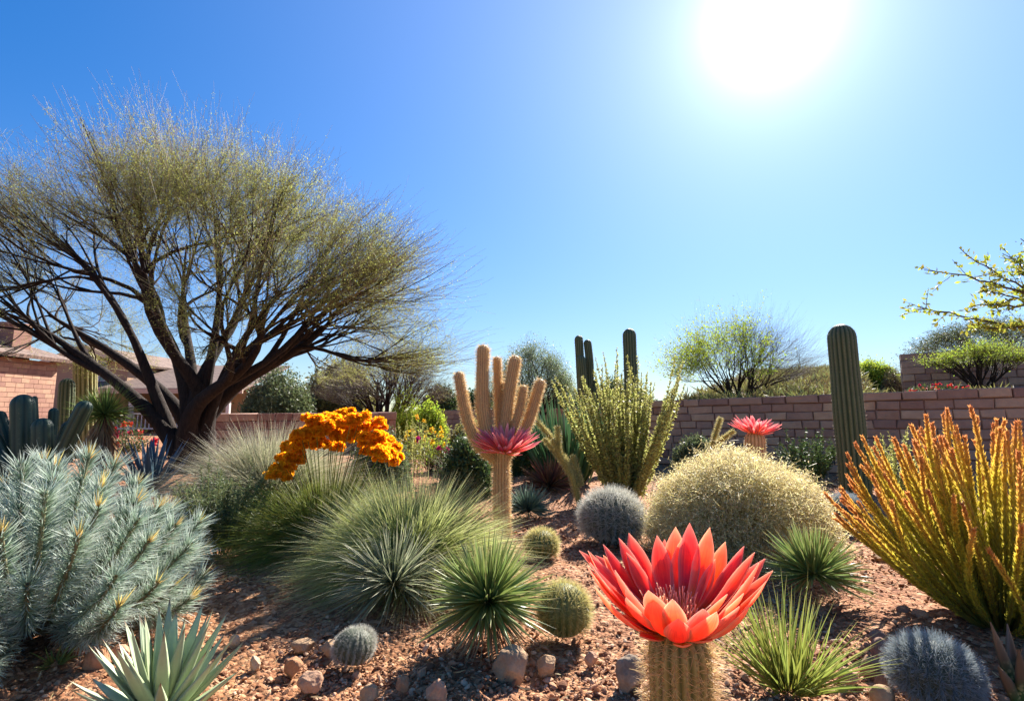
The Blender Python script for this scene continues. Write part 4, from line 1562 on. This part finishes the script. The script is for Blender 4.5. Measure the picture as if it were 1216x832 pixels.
def flower_shrub(name, label, base, R, hh, nst, nfl, leafm, flm, leaf_s=.04, fl_s=.03, cat='shrub', fl_part='blossom', leaves=14):
    root = thing(name, label, cat, base)
    g, fo, fl = Geo(), Geo(), Geo()
    Pp, d = arcs(nst, hh, math.degrees(math.atan2(R, hh)) + 12, .1, 6, R * .25, .7, 0, .12)
    g.strands(Pp, np.linspace(.012, .004, 6)[None], n=4)
    cluster_leaves(fo, Pp, leaves, leaf_s, .2, 1, leaf_s * .7)
    g.build('stems', twig_olive, root)
    fo.build('foliage', leafm, root)
    if nfl:
        i = rng.integers(0, nst, nfl)
        pos = Pp[i, -1] + rng.normal(size=(nfl, 3)) * fl_s
        for p_ in pos:
            fl = Geo()
            pp = np.repeat(p_[None], 14, 0)
            leaf(fl, pp, unit(rng.normal(size=pp.shape) + np.array([0, 0, .6])), fl_s, fl_s * .7, taper=(.3, 1, .5), rnd=np.full(14, rng.random()))
            fl.build(fl_part, flm, root)
    return root


red_m = leafmat('red blossom', [(0, (.45, .02, .04)), (1, (.62, .04, .06))], .3, .02, .5, .4)
yel_m = leafmat('yellow blossom', [(0, (.75, .42, .02)), (1, (.85, .6, .04))], .2, .02, .5, .4)
mag_m = leafmat('magenta blossom', [(0, (.3, .01, .08)), (1, (.45, .02, .12))], .3, .02, .5, .4)
flower_shrub('flower_bush', 'red flowered bush in front of the porch rail', P(153, 520, 13) * np.array([1, 1, 0]), .45, .75, 60, 14, leaf_dark, red_m, .06, .09)
flower_shrub('flower_bush', 'yellow flowered bush right of the orange flowers', P(515, 520, 10) * np.array([1, 1, 0]), .45, .78, 70, 40, leaf_fresh, yel_m, .05, .05)
flower_shrub('flower_bush', 'low grey bush with a dark magenta bloom left of the golden cactus', P(543, 545, 8.4) * np.array([1, 1, 0]), .45, .62, 80, 7, leaf_grey, mag_m, .045, .06)
flower_shrub('flower_bush', 'pale buff low bush behind the magenta bloom', P(555, 520, 12) * np.array([1, 1, 0]), .9, .85, 90, 0, leaf_olive, mag_m, .06, .06)
for k, (x, wd, lab) in enumerate(((1098, .3, 'smaller left patch of crimson flowers on top of the retaining wall'), (1127, .5, 'larger right patch of crimson flowers on top of the retaining wall'))):
    p = P(x, 462, 10.2)
    p[2] = 1.38
    flower_shrub('flower_bush', lab, p, wd, .26, 50, 55, leaf_dark, red_m, .04, .035, group=None) if False else finish(flower_shrub('flower_bush', lab, p, wd, .26, 50, 26, leaf_dark, red_m, .04, .032), group='crimson flower patches on the wall')


# upright leafy stems (behind the flowers, and the yellow green bush)
def stem_bush(name, label, base, n, L, maxpol, leafm, stemm, leaf_s, leaf_w, per, r0=.1, polpow=.7, droop=.03, lo=.12, stem_w=.008, bendup=.25, wig=.05, parts=True, K=10, cone=None):
    """upright stems set with small leaves; every stem is a part that carries its leaves"""
    root = thing(name, label, 'shrub', base)
    Pp, d = arcs(n, L, maxpol, droop, K, r0, polpow, 0, wig, 0, .22)
    s = np.linspace(0, 1, K)
    h = d * np.array([1, 1, 0])
    Pp = Pp - h[:, None] * (L * bendup * s ** 2)[None, :, None] * .5
    Pp[..., 2] += (L * bendup * .12 * s ** 2)[None]
    for k in range(n):
        g = Geo()
        g.strands(Pp[k:k + 1], np.linspace(stem_w, stem_w * .4, K)[None], n=5, mat=0)
        idx = np.sort(rng.random(per)) * (1 - lo) + lo
        ii = np.minimum((idx * (K - 1)).astype(int), K - 2)
        fr = (idx * (K - 1) - ii)[:, None]
        pos = Pp[k, ii] * (1 - fr) + Pp[k, ii + 1] * fr
        T = unit(Pp[k, ii + 1] - Pp[k, ii])
        dd = unit(T * .6 + rdir(per))
        sz = leaf_s * (1.1 - .55 * idx ** 3) * rng.uniform(.7, 1.2, per)
        leaf(g, pos, dd, sz, sz * leaf_w / leaf_s, 1, taper=(.4, 1, .6, .05), n=2 if leaf_s > .02 else 1)
        g.build('stem', [stemm, leafm], root)
    return root


stem_y = leafmat('yellow green stem', [(0, (.2, .19, .07)), (1, (.26, .27, .08))], .2, .02, .5, 0)
leaf_y = leafmat('yellow green small leaf', [(0, (.30, .31, .075)), (1, (.5, .47, .16))], .35, .025, .45, .5)
stem_bush('leafy_bush', 'tall yellow green bush of upright leafy stems in the middle', G(742, 594), 96, 1.48, 34, leaf_y, stem_y, .046, .02, 400, .16, .8, .015, bendup=.28, lo=.06)
stem_bush('leafy_bush', 'slender pale green upright stems left of the yellow flowered bush', P(488, 530, 9.2) * np.array([1, 1, 0]), 26, .95, 20, leaf_y, stem_y, .04, .014, 90, .25, .8)
stem_bush('leafy_bush', 'dark green leafy plant below the retaining wall beside the tall saguaro', P(955, 545, 8.4) * np.array([1, 1, 0]), 44, .72, 48, leaf_dark, stem_y, .07, .02, 70, .2, .8)
stem_bush('leafy_bush', 'grey green feathery shrub right of the silver bush', G(262, 655), 60, .62, 40, leaf_grey, stem_y, .05, .008, 150, .12, .8)
stem_bush('leafy_bush', 'pale green low plant between the saguaro and the orange bush', P(1058, 545, 7.2) * np.array([1, 1, 0]), 30, .7, 42, leaf_y, stem_y, .05, .02, 70, .15, .8)


# cholla: jointed yellow green segments
def cholla(name, label, base, segs, r=.035):
    root = thing(name, label, 'cactus', base)
    m1 = skinmat('cholla skin', [(0, (.26, .22, .045)), (1, (.46, .38, .11))])
    for a, b2, rr in segs:
        a, b2 = np.asarray(a) - base, np.asarray(b2) - base
        g, sg = Geo(), Geo()
        add_column(g, sg, col4(a, b2), rr * .6, 7, .36, 18, .03, .014, 9, .0026, .8, .9)
        o = g.build('joint', m1, root)
        sg.build('spines', sp_lime, o)


Y = 6.1
base = np.array([P(690, 585, Y)[0], Y, 0])
J = lambda x, y, d=0: P(x, y, Y + d)
cholla('cholla', 'yellowish jointed cholla leaning left towards the golden cactus', base,
       [(base + np.array([0, 0, -.02]), J(678, 560), .05), (J(688, 578), J(668, 540, .1), .045), (J(676, 562), J(656, 520), .042), (J(672, 552), J(646, 520, .1), .034), (J(664, 535), J(662, 505), .036),
        (J(655, 520), J(634, 496), .03), (J(690, 575), J(680, 540, .15), .036)])
Y = 7.2
base = np.array([P(846, 540, Y)[0], Y, 0])
cholla('cholla', 'yellow green cholla poking up behind the golden grass mound', base, [(base + np.array([0, 0, -.02]), J(846, 528), .04), (J(845, 530), J(856, 495), .034), (J(847, 529), J(872, 511), .032)])

# sword-leaved dark clump and the brown agave
radial_tuft('sword_plant', 'dark green clump of upright sword leaves right of the golden cactus', 'plant', P(672, 528, 8.3) * np.array([1, 1, 0]), 190, 1.3, .055, leafmat('dark sword leaf', [(0, (.05, .11, .04)), (1, (.11, .2, .085))], .35, .02, .35, .15), 34, 0, .02, .2, r0=.3, K=6, lvar=.15)
radial_tuft('brown_agave', 'dry reddish brown spiky agave under the cholla', 'agave', G(652, 582), 230, .46, .022, leafmat('red brown leaf', [(0, (.10, .06, .03)), (.6, (.2, .09, .05)), (1, (.34, .16, .09))], .35, .03, .5, .3), 92, .05, .04, .3)

# ------------------------------------------------------------------ grass clumps
fount = leafmat('fountain grass blade', [(0, (.19, .2, .035)), (.5, (.29, .34, .075)), (.85, (.42, .44, .17)), (1, (.58, .52, .33))], .3, .02, .5, .5)
fount_b = leafmat('pale fountain grass blade', [(0, (.15, .16, .06)), (.5, (.26, .27, .13)), (.85, (.44, .41, .26)), (1, (.6, .52, .42))], .3, .02, .5, .4)
dry2 = leafmat('dry grass thatch', [(0, (.16, .10, .04)), (1, (.42, .33, .17))], .35, .02, .6, .3)


def fountain(name, label, base, n, L, wd, mat_, maxpol=84, droop=.3, K=7, r0=.12, thatch=.12, cat='grass clump', polpow=.62):
    root = thing(name, label, cat, base)
    g = Geo()
    Pp, d = arcs(n, L, maxpol, droop, K, r0, polpow, 0, .07, 0, .18)
    Pp[..., 2] = np.maximum(Pp[..., 2], .004 + .03 * rng.random((n, 1)))
    blades(g, Pp, wd)
    g.build('blades', mat_, root)
    if thatch:
        g = Geo()
        m = int(n * thatch)
        Pp, d = arcs(m, L * .8, 96, .5, K, r0, .4, 30, .16, 0.02, .3)
        Pp[..., 2] = np.maximum(Pp[..., 2], .004 + .04 * rng.random((m, 1)))
        blades(g, Pp, wd * 1.1)
        g.build('thatch', dry2, root)
    return root


fountain('grass_clump', 'big rounded grey green fountain grass in front of the golden cactus', np.array([*G(487, 682)[:2], 0]), 12000, .77, .0042, fount, 78, polpow=.8)
fountain('grass_clump', 'pale silvery fountain grass behind and left of the orange flowers', P(322, 560, 6.4) * np.array([1, 1, 0]), 9000, 1.12, .0055, fount_b, 80, .26)

# orange flower heads on a grassy clump
base = np.array([*G(385, 650)[:2], 0])
Y = base[1]
flg = leafmat('green flower stalk', [(0, (.12, .10, .03)), (.4, (.15, .18, .035)), (1, (.24, .27, .05))], .3, .02, .5, .35)
root = fountain('flower_clump', 'clump with an arch of bright orange flower heads beside the big grass', base, 6500, .76, .005, flg, 80, .26, cat='flowering plant')
heads = []
arch = [(332, 566), (333, 545), (345, 530), (352, 514), (366, 508), (380, 500), (398, 494), (417, 490), (432, 502), (440, 512), (452, 518), (462, 530), (455, 540), (388, 514), (405, 505), (420, 505), (372, 522), (360, 532), (435, 522), (424, 514), (390, 524), (346, 548), (446, 531), (408, 516), (338, 556), (376, 512), (395, 507), (425, 498), (449, 525), (356, 521)]
for (x, y) in arch:
    heads.append(P(x + rng.normal() * 3, y + rng.normal() * 2, Y + rng.uniform(-.25, .2)) - base)
for (x, y) in arch[2:26:2]:
    heads.append(P(x + rng.normal() * 5, y + 6 + rng.normal() * 2, Y + rng.uniform(.1, .45)) - base)
or_m = leafmat('orange floret', [(0, (.85, .28, .005)), (.5, (.97, .37, .006)), (1, (.98, .45, .012))], .15, .012, .55, .7)
st_g = Geo()
hp = np.array(heads)
sb = hp * np.array([.25, .25, 0])
Q = bez(sb, sb + (hp - sb) * np.array([.2, .2, .5]), hp - (hp - sb) * np.array([.3, .3, .2]), hp, 8)
st_g.strands(Q, np.linspace(.008, .005, 8)[None], n=5)
st_g.build('stalks', flg, root)
for p in heads:
    g = Geo()
    R = rng.uniform(.06, .092)
    lobes = []
    for c_ in range(7):                                # each head: several tight domes of ruffled florets
        off = np.array([rng.normal() * R * .6, rng.normal() * R * .5, rng.normal() * R * .3])
        n = 190
        dd = rdir(n)
        dd[:, 2] = np.abs(dd[:, 2]) * 1.0 - .25
        off[2] *= .6
        dd = unit(dd)
        rr = R * .5 * rng.uniform(.8, 1.1, n)
        pos = off + dd * rr[:, None] * .6
        leaf(g, pos, unit(dd + rng.normal(size=dd.shape) * .5), R * .3, R * .27, taper=(.4, 1, .8), bend=.4, rnd=np.clip(rng.random() * .5 + rng.random(n) * .5, 0, 1))
    g.build('flower_head', or_m, root, loc=p)


# golden airy mound
def golden_mound():
    base = np.array([*G(878, 654)[:2], 0])
    root = thing('grass_mound', 'golden airy dome of fine grass behind the foreground flower', 'grass clump', base)
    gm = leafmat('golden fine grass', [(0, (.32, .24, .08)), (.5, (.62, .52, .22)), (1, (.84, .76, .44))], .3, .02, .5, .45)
    n = 9000
    g = Geo()
    th = np.arccos(1 - rng.random(n) * .98)
    ph = rng.random(n) * 6.283
    d = np.stack([np.sin(th) * np.cos(ph), np.sin(th) * np.sin(ph), np.cos(th)], 1)
    R = np.array([.75, .75, .76]) * (1 + .09 * fbm(d * 2.6, 3))[:, None]
    rad = (.8 + .2 * rng.random(n) ** .6 + .16 * rng.random(n) ** 9)[:, None]
    end = d * R * rad
    end[:, 2] += .02
    st = d * np.array([.16, .16, 0])
    m1 = st + (d * .4 + np.array([0, 0, .5])) * .45
    tang = unit(np.cross(d, rdir(n)))
    m2 = end + d * .06 - np.array([0, 0, -.05]) + tang * .06
    Q = bez(st, m1, m2, end, 9)
    Q += rng.normal(size=Q.shape) * .006
    Q[..., 2] = np.maximum(Q[..., 2], .01)
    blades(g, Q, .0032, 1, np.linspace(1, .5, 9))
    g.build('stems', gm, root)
    # curling tips with seeds that fill the outer shell
    g = Geo()
    n2 = 26000
    i = rng.integers(0, n, n2)
    k = rng.integers(5, 9, n2)
    pos = Q[i, k] + rng.normal(size=(n2, 3)) * .022
    dd = unit(rng.normal(size=(n2, 3)) + np.array([0, 0, -.2]))
    leaf(g, pos, dd, .05, .004, taper=(1, .8, .8, .3), bend=.7, rnd=rng.random(n2))
    g.build('curls', gm, root)
    g = Geo()
    n3 = 24000
    i = rng.integers(0, n, n3)
    pos = Q[i, rng.integers(6, 9, n3)] + rng.normal(size=(n3, 3)) * .02
    leaf(g, pos, rdir(n3), .014, .009, taper=(.4, 1, .2), rnd=rng.random(n3))
    g.build('seeds', leafmat('seed husks', [(0, (.6, .48, .24)), (1, (.78, .68, .42))], .3, .02, .5, .4), root)


golden_mound()
# yellow green tuft in front
base = np.array([*G(938, 822)[:2], 0])
radial_tuft('grass_tuft', 'yellow green upright tuft right of the foreground flower stem', 'grass tuft', base, 210, .37, .0085, leafmat('yellow green blade', [(0, (.2, .12, .03)), (.15, (.24, .25, .04)), (.7, (.24, .29, .06)), (1, (.4, .38, .13))], .3, .02, .4, .4), 58, 0, .06, .3, r0=.05, K=7, lvar=.3, wig=.07)


# ------------------------------------------------------------------ silver bush on the left: every branch is a part
def silver_bush():
    base = np.array([P(40, 700, 2.75)[0], 2.75, 0])
    root = thing('silver_bush', 'large silvery bush with bristly branches and yellow tips on the left', 'shrub', base)
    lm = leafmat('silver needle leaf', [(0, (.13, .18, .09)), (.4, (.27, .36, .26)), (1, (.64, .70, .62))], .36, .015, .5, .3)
    tm = leafmat('yellow shoot tip', [(0, (.34, .12, .06)), (.35, (.56, .38, .12)), (1, (.70, .60, .24))], .2, .02, .45, .35)
    sm = plainmat('pale stem', (.2, .17, .09), .8, 20, .2, .2)
    n = 92
    k = np.arange(n)
    th = np.radians(86) * ((k + .5) / n) ** .62
    ph = k * 2.39996 + rng.normal(size=n) * .1
    d = np.stack([np.sin(th) * np.cos(ph), np.sin(th) * np.sin(ph), np.cos(th)], 1)
    for q in range(n):
        L = rng.uniform(.76, .95) * (1.0 - .02 * math.sin(th[q]))
        h = d[q] * np.array([1, 1, 0])
        p0 = h * .1 + np.array([0, 0, .0])
        e = h * L * .95 + np.array([0, 0, .06 + d[q][2] * L * .88])
        p1 = p0 + h * L * .4 + np.array([0, 0, .05 + L * .12])
        p2 = e - unit(h * .8 + np.array([0, 0, 1.0])) * L * .3
        K = 12
        C = bez(p0[None], p1[None], p2[None], e[None], K)
        C[..., 2] = np.maximum(C[..., 2], .02)
        g = Geo()
        g.strands(C, np.linspace(.032, .016, K)[None], n=6, mat=0)
        m = 640
        s = .22 + .76 * rng.random(m) ** .8
        ii = np.minimum((s * (K - 1)).astype(int), K - 2)
        fr = (s * (K - 1) - ii)[:, None]
        pos = C[0, ii] * (1 - fr) + C[0, ii + 1] * fr
        T = unit(C[0, ii + 1] - C[0, ii])
        r_ = unit(np.cross(T, rdir(m)))
        dd = unit(r_ + T * (.35 + .9 * s[:, None] ** 2))
        Ln = (.06 + .06 * s) * rng.uniform(.75, 1.2, m)
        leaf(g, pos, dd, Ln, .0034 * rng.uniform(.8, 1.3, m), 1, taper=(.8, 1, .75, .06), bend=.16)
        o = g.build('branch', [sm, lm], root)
        if rng.random() < .22:
            continue
        tg = Geo()
        nt_ = int(rng.integers(7, 18))
        T = unit(C[0, -1] - C[0, -2])
        dd = unit(T + rng.normal(size=(nt_, 3)) * .2)
        leaf(tg, np.repeat(C[0, -1:], nt_, 0) - T * .03, dd, rng.uniform(.05, .12, nt_), .0065, taper=(1, 1, .7, .08), bend=.08)
        tg.build('tip', tm, o)


silver_bush()


# ------------------------------------------------------------------ orange bush on the right: every stem is a part
def orange_bush():
    base = np.array([*G(1188, 742)[:2], 0])
    root = thing('orange_bush', 'fan shaped bush of yellow stems with orange tips on the right', 'shrub', base)
    sm = leafmat('olive yellow stem', [(0, (.11, .09, .02)), (.3, (.22, .19, .03)), (.6, (.36, .27, .035)), (1, (.5, .2, .05))], .2, .015, .45, 0, .5)
    lm = leafmat('orange scale leaf', [(0, (.36, .33, .05)), (.5, (.54, .47, .06)), (.74, (.66, .52, .07)), (.92, (.76, .46, .09)), (1, (.74, .33, .11))], .22, .015, .45, .42)
    n = 175
    back = Geo()
    far = [q for q in range(n) if math.sin(q * 2.39996) > .05][:n - 100]
    for q in range(n):
        f_ = (q + .5) / n
        th = math.radians(5 + 51 * f_ ** .75)
        ph = q * 2.39996 + rng.normal() * .15
        h = np.array([math.cos(ph), math.sin(ph), 0])
        L = rng.uniform(.98, 1.2) * (1.0 - .14 * f_)
        e = h * math.sin(th) * L + np.array([0, 0, math.cos(th) * L])
        p0 = h * .07 * (.4 + f_) + np.array([0, 0, -.02])
        K = 16
        C = bez(p0[None], (p0 + unit(h * math.tan(th * 1.08) + np.array([0, 0, 1])) * L * .33)[None], (e - unit(h * math.sin(th) * .75 + np.array([0, 0, math.cos(th) + .12])) * L * .33)[None], e[None], K)
        C = C + (rng.normal(size=(1, 1, 3)) * np.sin(np.linspace(0, np.pi, K))[None, :, None]) * .035
        g = back if q in far else Geo()
        s0 = np.linspace(0, 1, K)
        g.strands(C, (.019 * (1 - .5 * s0))[None], n=6, mat=0)
        m = 640
        s = .16 + .84 * rng.random(m) ** .8
        ii = np.minimum((s * (K - 1)).astype(int), K - 2)
        fr = (s * (K - 1) - ii)[:, None]
        pos = C[0, ii] * (1 - fr) + C[0, ii + 1] * fr
        T = unit(C[0, ii + 1] - C[0, ii])
        r_ = unit(np.cross(T, rdir(m)))
        dd = unit(T * 1.5 + r_ * .75)
        Ln = .037 * (1.15 - .5 * s ** 4) * rng.uniform(.7, 1.15, m)
        Pp = pos[:, None] + dd[:, None] * (Ln[:, None] * np.linspace(0, 1, 4))[..., None]
        t = s[:, None] + np.linspace(-.04, .05, 4)[None]
        g.strands(Pp, (.0068 * rng.uniform(.8, 1.2, m))[:, None] * np.array([[.7, 1, .7, .06]]), n=1, rnd=np.clip(rng.random() * .6 + .4 * rng.random(m), 0, 1), t=np.clip(t, 0, 1), mat=1)
        if q not in far:
            g.build('stem', [sm, lm], root)
    finish(back.build('stem', [sm, lm], root), kind='stuff')


orange_bush()

# ------------------------------------------------------------------ stones
SV, SF = icosphere(5)


def rock_geo(w_, d_, h_, seed, facets=9, rough=.1, cut=.72):
    r = np.random.default_rng(seed)
    q = SV * (1 + .22 * fbm(SV * .9 + seed * 3.7, 2))[:, None]
    for c in range(facets):
        nn = unit(r.normal(size=3))
        e = q @ nn
        lim = e.max() * r.uniform(cut, .92)
        q = q - nn * (np.maximum(e - lim, 0) * 1.0)[:, None]
    q = q * (1 + rough * .4 * fbm(SV * 4 + seed, 4))[:, None]
    q = q / np.abs(q).max(0)
    return Geo().add(q * np.array([w_ * (1.12 - .12 * 0), d_, h_]) / 2 * (1 + .10 * np.clip(-q[:, 2:], -1, 1)) + np.array([0, 0, h_ * .12]), SF, 0, r.random(), 0)


def rockmat(name, a, b2, scale=9):
    m, t, b, o = newmat(name)
    c = ramp(t, [(.3, a), (.62, b2), (.8, tuple(min(1, x * 1.2) for x in b2))], noise(t, scale, 7, None, .7))
    c = vary(t, c, noise(t, scale * 14, 4), .22, .008)
    t.links.new(c, b.inputs['Base Color'])
    b.inputs['Roughness'].default_value = .9
    b.inputs['Specular IOR Level'].default_value = .2
    bump(t, b, noise(t, scale * 7, 8, None, .7), .7, .012)
    return m


RM = {'tan': rockmat('tan rock', (.28, .16, .085), (.47, .31, .18)), 'grey': rockmat('grey rock', (.15, .10, .065), (.33, .25, .175)), 'pink': rockmat('pink rock', (.35, .18, .105), (.53, .32, .2)),
      'rust': rockmat('rusty rock', (.3, .13, .06), (.48, .25, .13)), 'pale': rockmat('pale rock', (.37, .26, .16), (.58, .44, .29)), 'brown': rockmat('smooth brown cobble', (.2, .11, .075), (.33, .2, .14))}
STONES = [(608, 806, 47, 40, 'tan', 'large blocky tan rock below the green spiky rosette'), (650, 796, 25, 19, 'tan', 'smaller tan rock right of the large blocky one'),
          (517, 832, 28, 26, 'pink', 'rounded pinkish rock at the bottom edge left of the blocky rock'), (750, 818, 40, 40, 'grey', 'grey pitted rock left of the foreground flower stem'),
          (365, 820, 29, 20, 'pink', 'flat wedge shaped pink rock at the bottom below the little ball cactus'), (345, 800, 22, 18, 'rust', 'rust coloured stone left of the flat pink wedge'),
          (276, 765, 13, 12, 'pale', 'small pale stone behind the corner agave'), (356, 772, 27, 13, 'tan', 'flat tan stone in the shade of the gravel left of the little ball cactus'),
          (300, 793, 15, 13, 'pale', 'pale pebble stone right of the corner agave tips'), (391, 776, 22, 16, 'tan', 'tan stone touching the little ball cactus on its left'),
          (437, 830, 22, 16, 'tan', 'low tan stone at the bottom edge right of the pink wedge'), (111, 790, 24, 20, 'rust', 'orange tan rock left of the corner agave under the silver bush'),
          (137, 782, 20, 14, 'pink', 'pinkish flat stone behind the orange tan rock'), (1054, 782, 27, 21, 'brown', 'smooth brown cobble topmost of the pile by the blue grey ball'),
          (1043, 803, 23, 20, 'brown', 'smooth brown cobble lower left in the pile by the blue grey ball'), (1047, 762, 19, 12, 'brown', 'small brown cobble behind the topmost one of the pile'),
          (1060, 800, 18, 14, 'tan', 'tan cobble at the right of the cobble pile'), (1053, 815, 15, 12, 'brown', 'small cobble at the front of the cobble pile'),
          (1101, 836, 26, 14, 'tan', 'tan stone at the bottom edge under the blue grey ball'), (1134, 838, 24, 14, 'grey', 'grey stone at the bottom edge right of the tan one'),
          (1056, 836, 26, 18, 'tan', 'wide tan stone at the bottom edge below the cobble pile'), (1093, 688, 14, 10, 'pale', 'pale stone in front of the orange bush shadow'),
          (1057, 668, 22, 11, 'tan', 'flat tan stone left of the orange bush stems'), (1122, 702, 30, 15, 'rust', 'rusty rock half hidden under the orange bush'),
          (896, 736, 12, 9, 'pale', 'small pale stone behind the yellow green tuft'), (1077, 730, 18, 11, 'brown', 'brown stone in the streaked shadow left of the orange bush base'), (1096, 735, 20, 10, 'pink', 'flat pink stone in the streaked shadow of the orange bush'),
          (1012, 812, 20, 15, 'pink', 'pinkish stone between the yellow green tuft and the cobble pile'), (246, 800, 16, 12, 'tan', 'small tan stone among the corner agave tips'), (478, 818, 18, 13, 'rust', 'rusty stone left of the rounded pinkish rock'), (702, 786, 17, 13, 'pink', 'pinkish stone between the gold barrel and the grey pitted rock')]
for i, (px, py, w_, h_, k, lab) in enumerate(STONES):
    b0 = G(px, py)
    dist = math.sqrt(b0[0] ** 2 + b0[1] ** 2 + H * H)
    s = dist / F * .76
    smooth_ = k == 'brown'
    g = rock_geo(w_ * s, w_ * s * rng.uniform(.75, 1.0), h_ * s * 1.5, i + 5, 4 if smooth_ else 11, .03 if smooth_ else .1, .8 if smooth_ else .66)
    o = g.build('rock', RM[k], loc=(b0[0], b0[1] + w_ * s * .3, .005))
    o.rotation_euler = (0, 0, rng.uniform(-.5, .5))
    finish(o, lab, 'rock', 'rocks lying on the gravel')
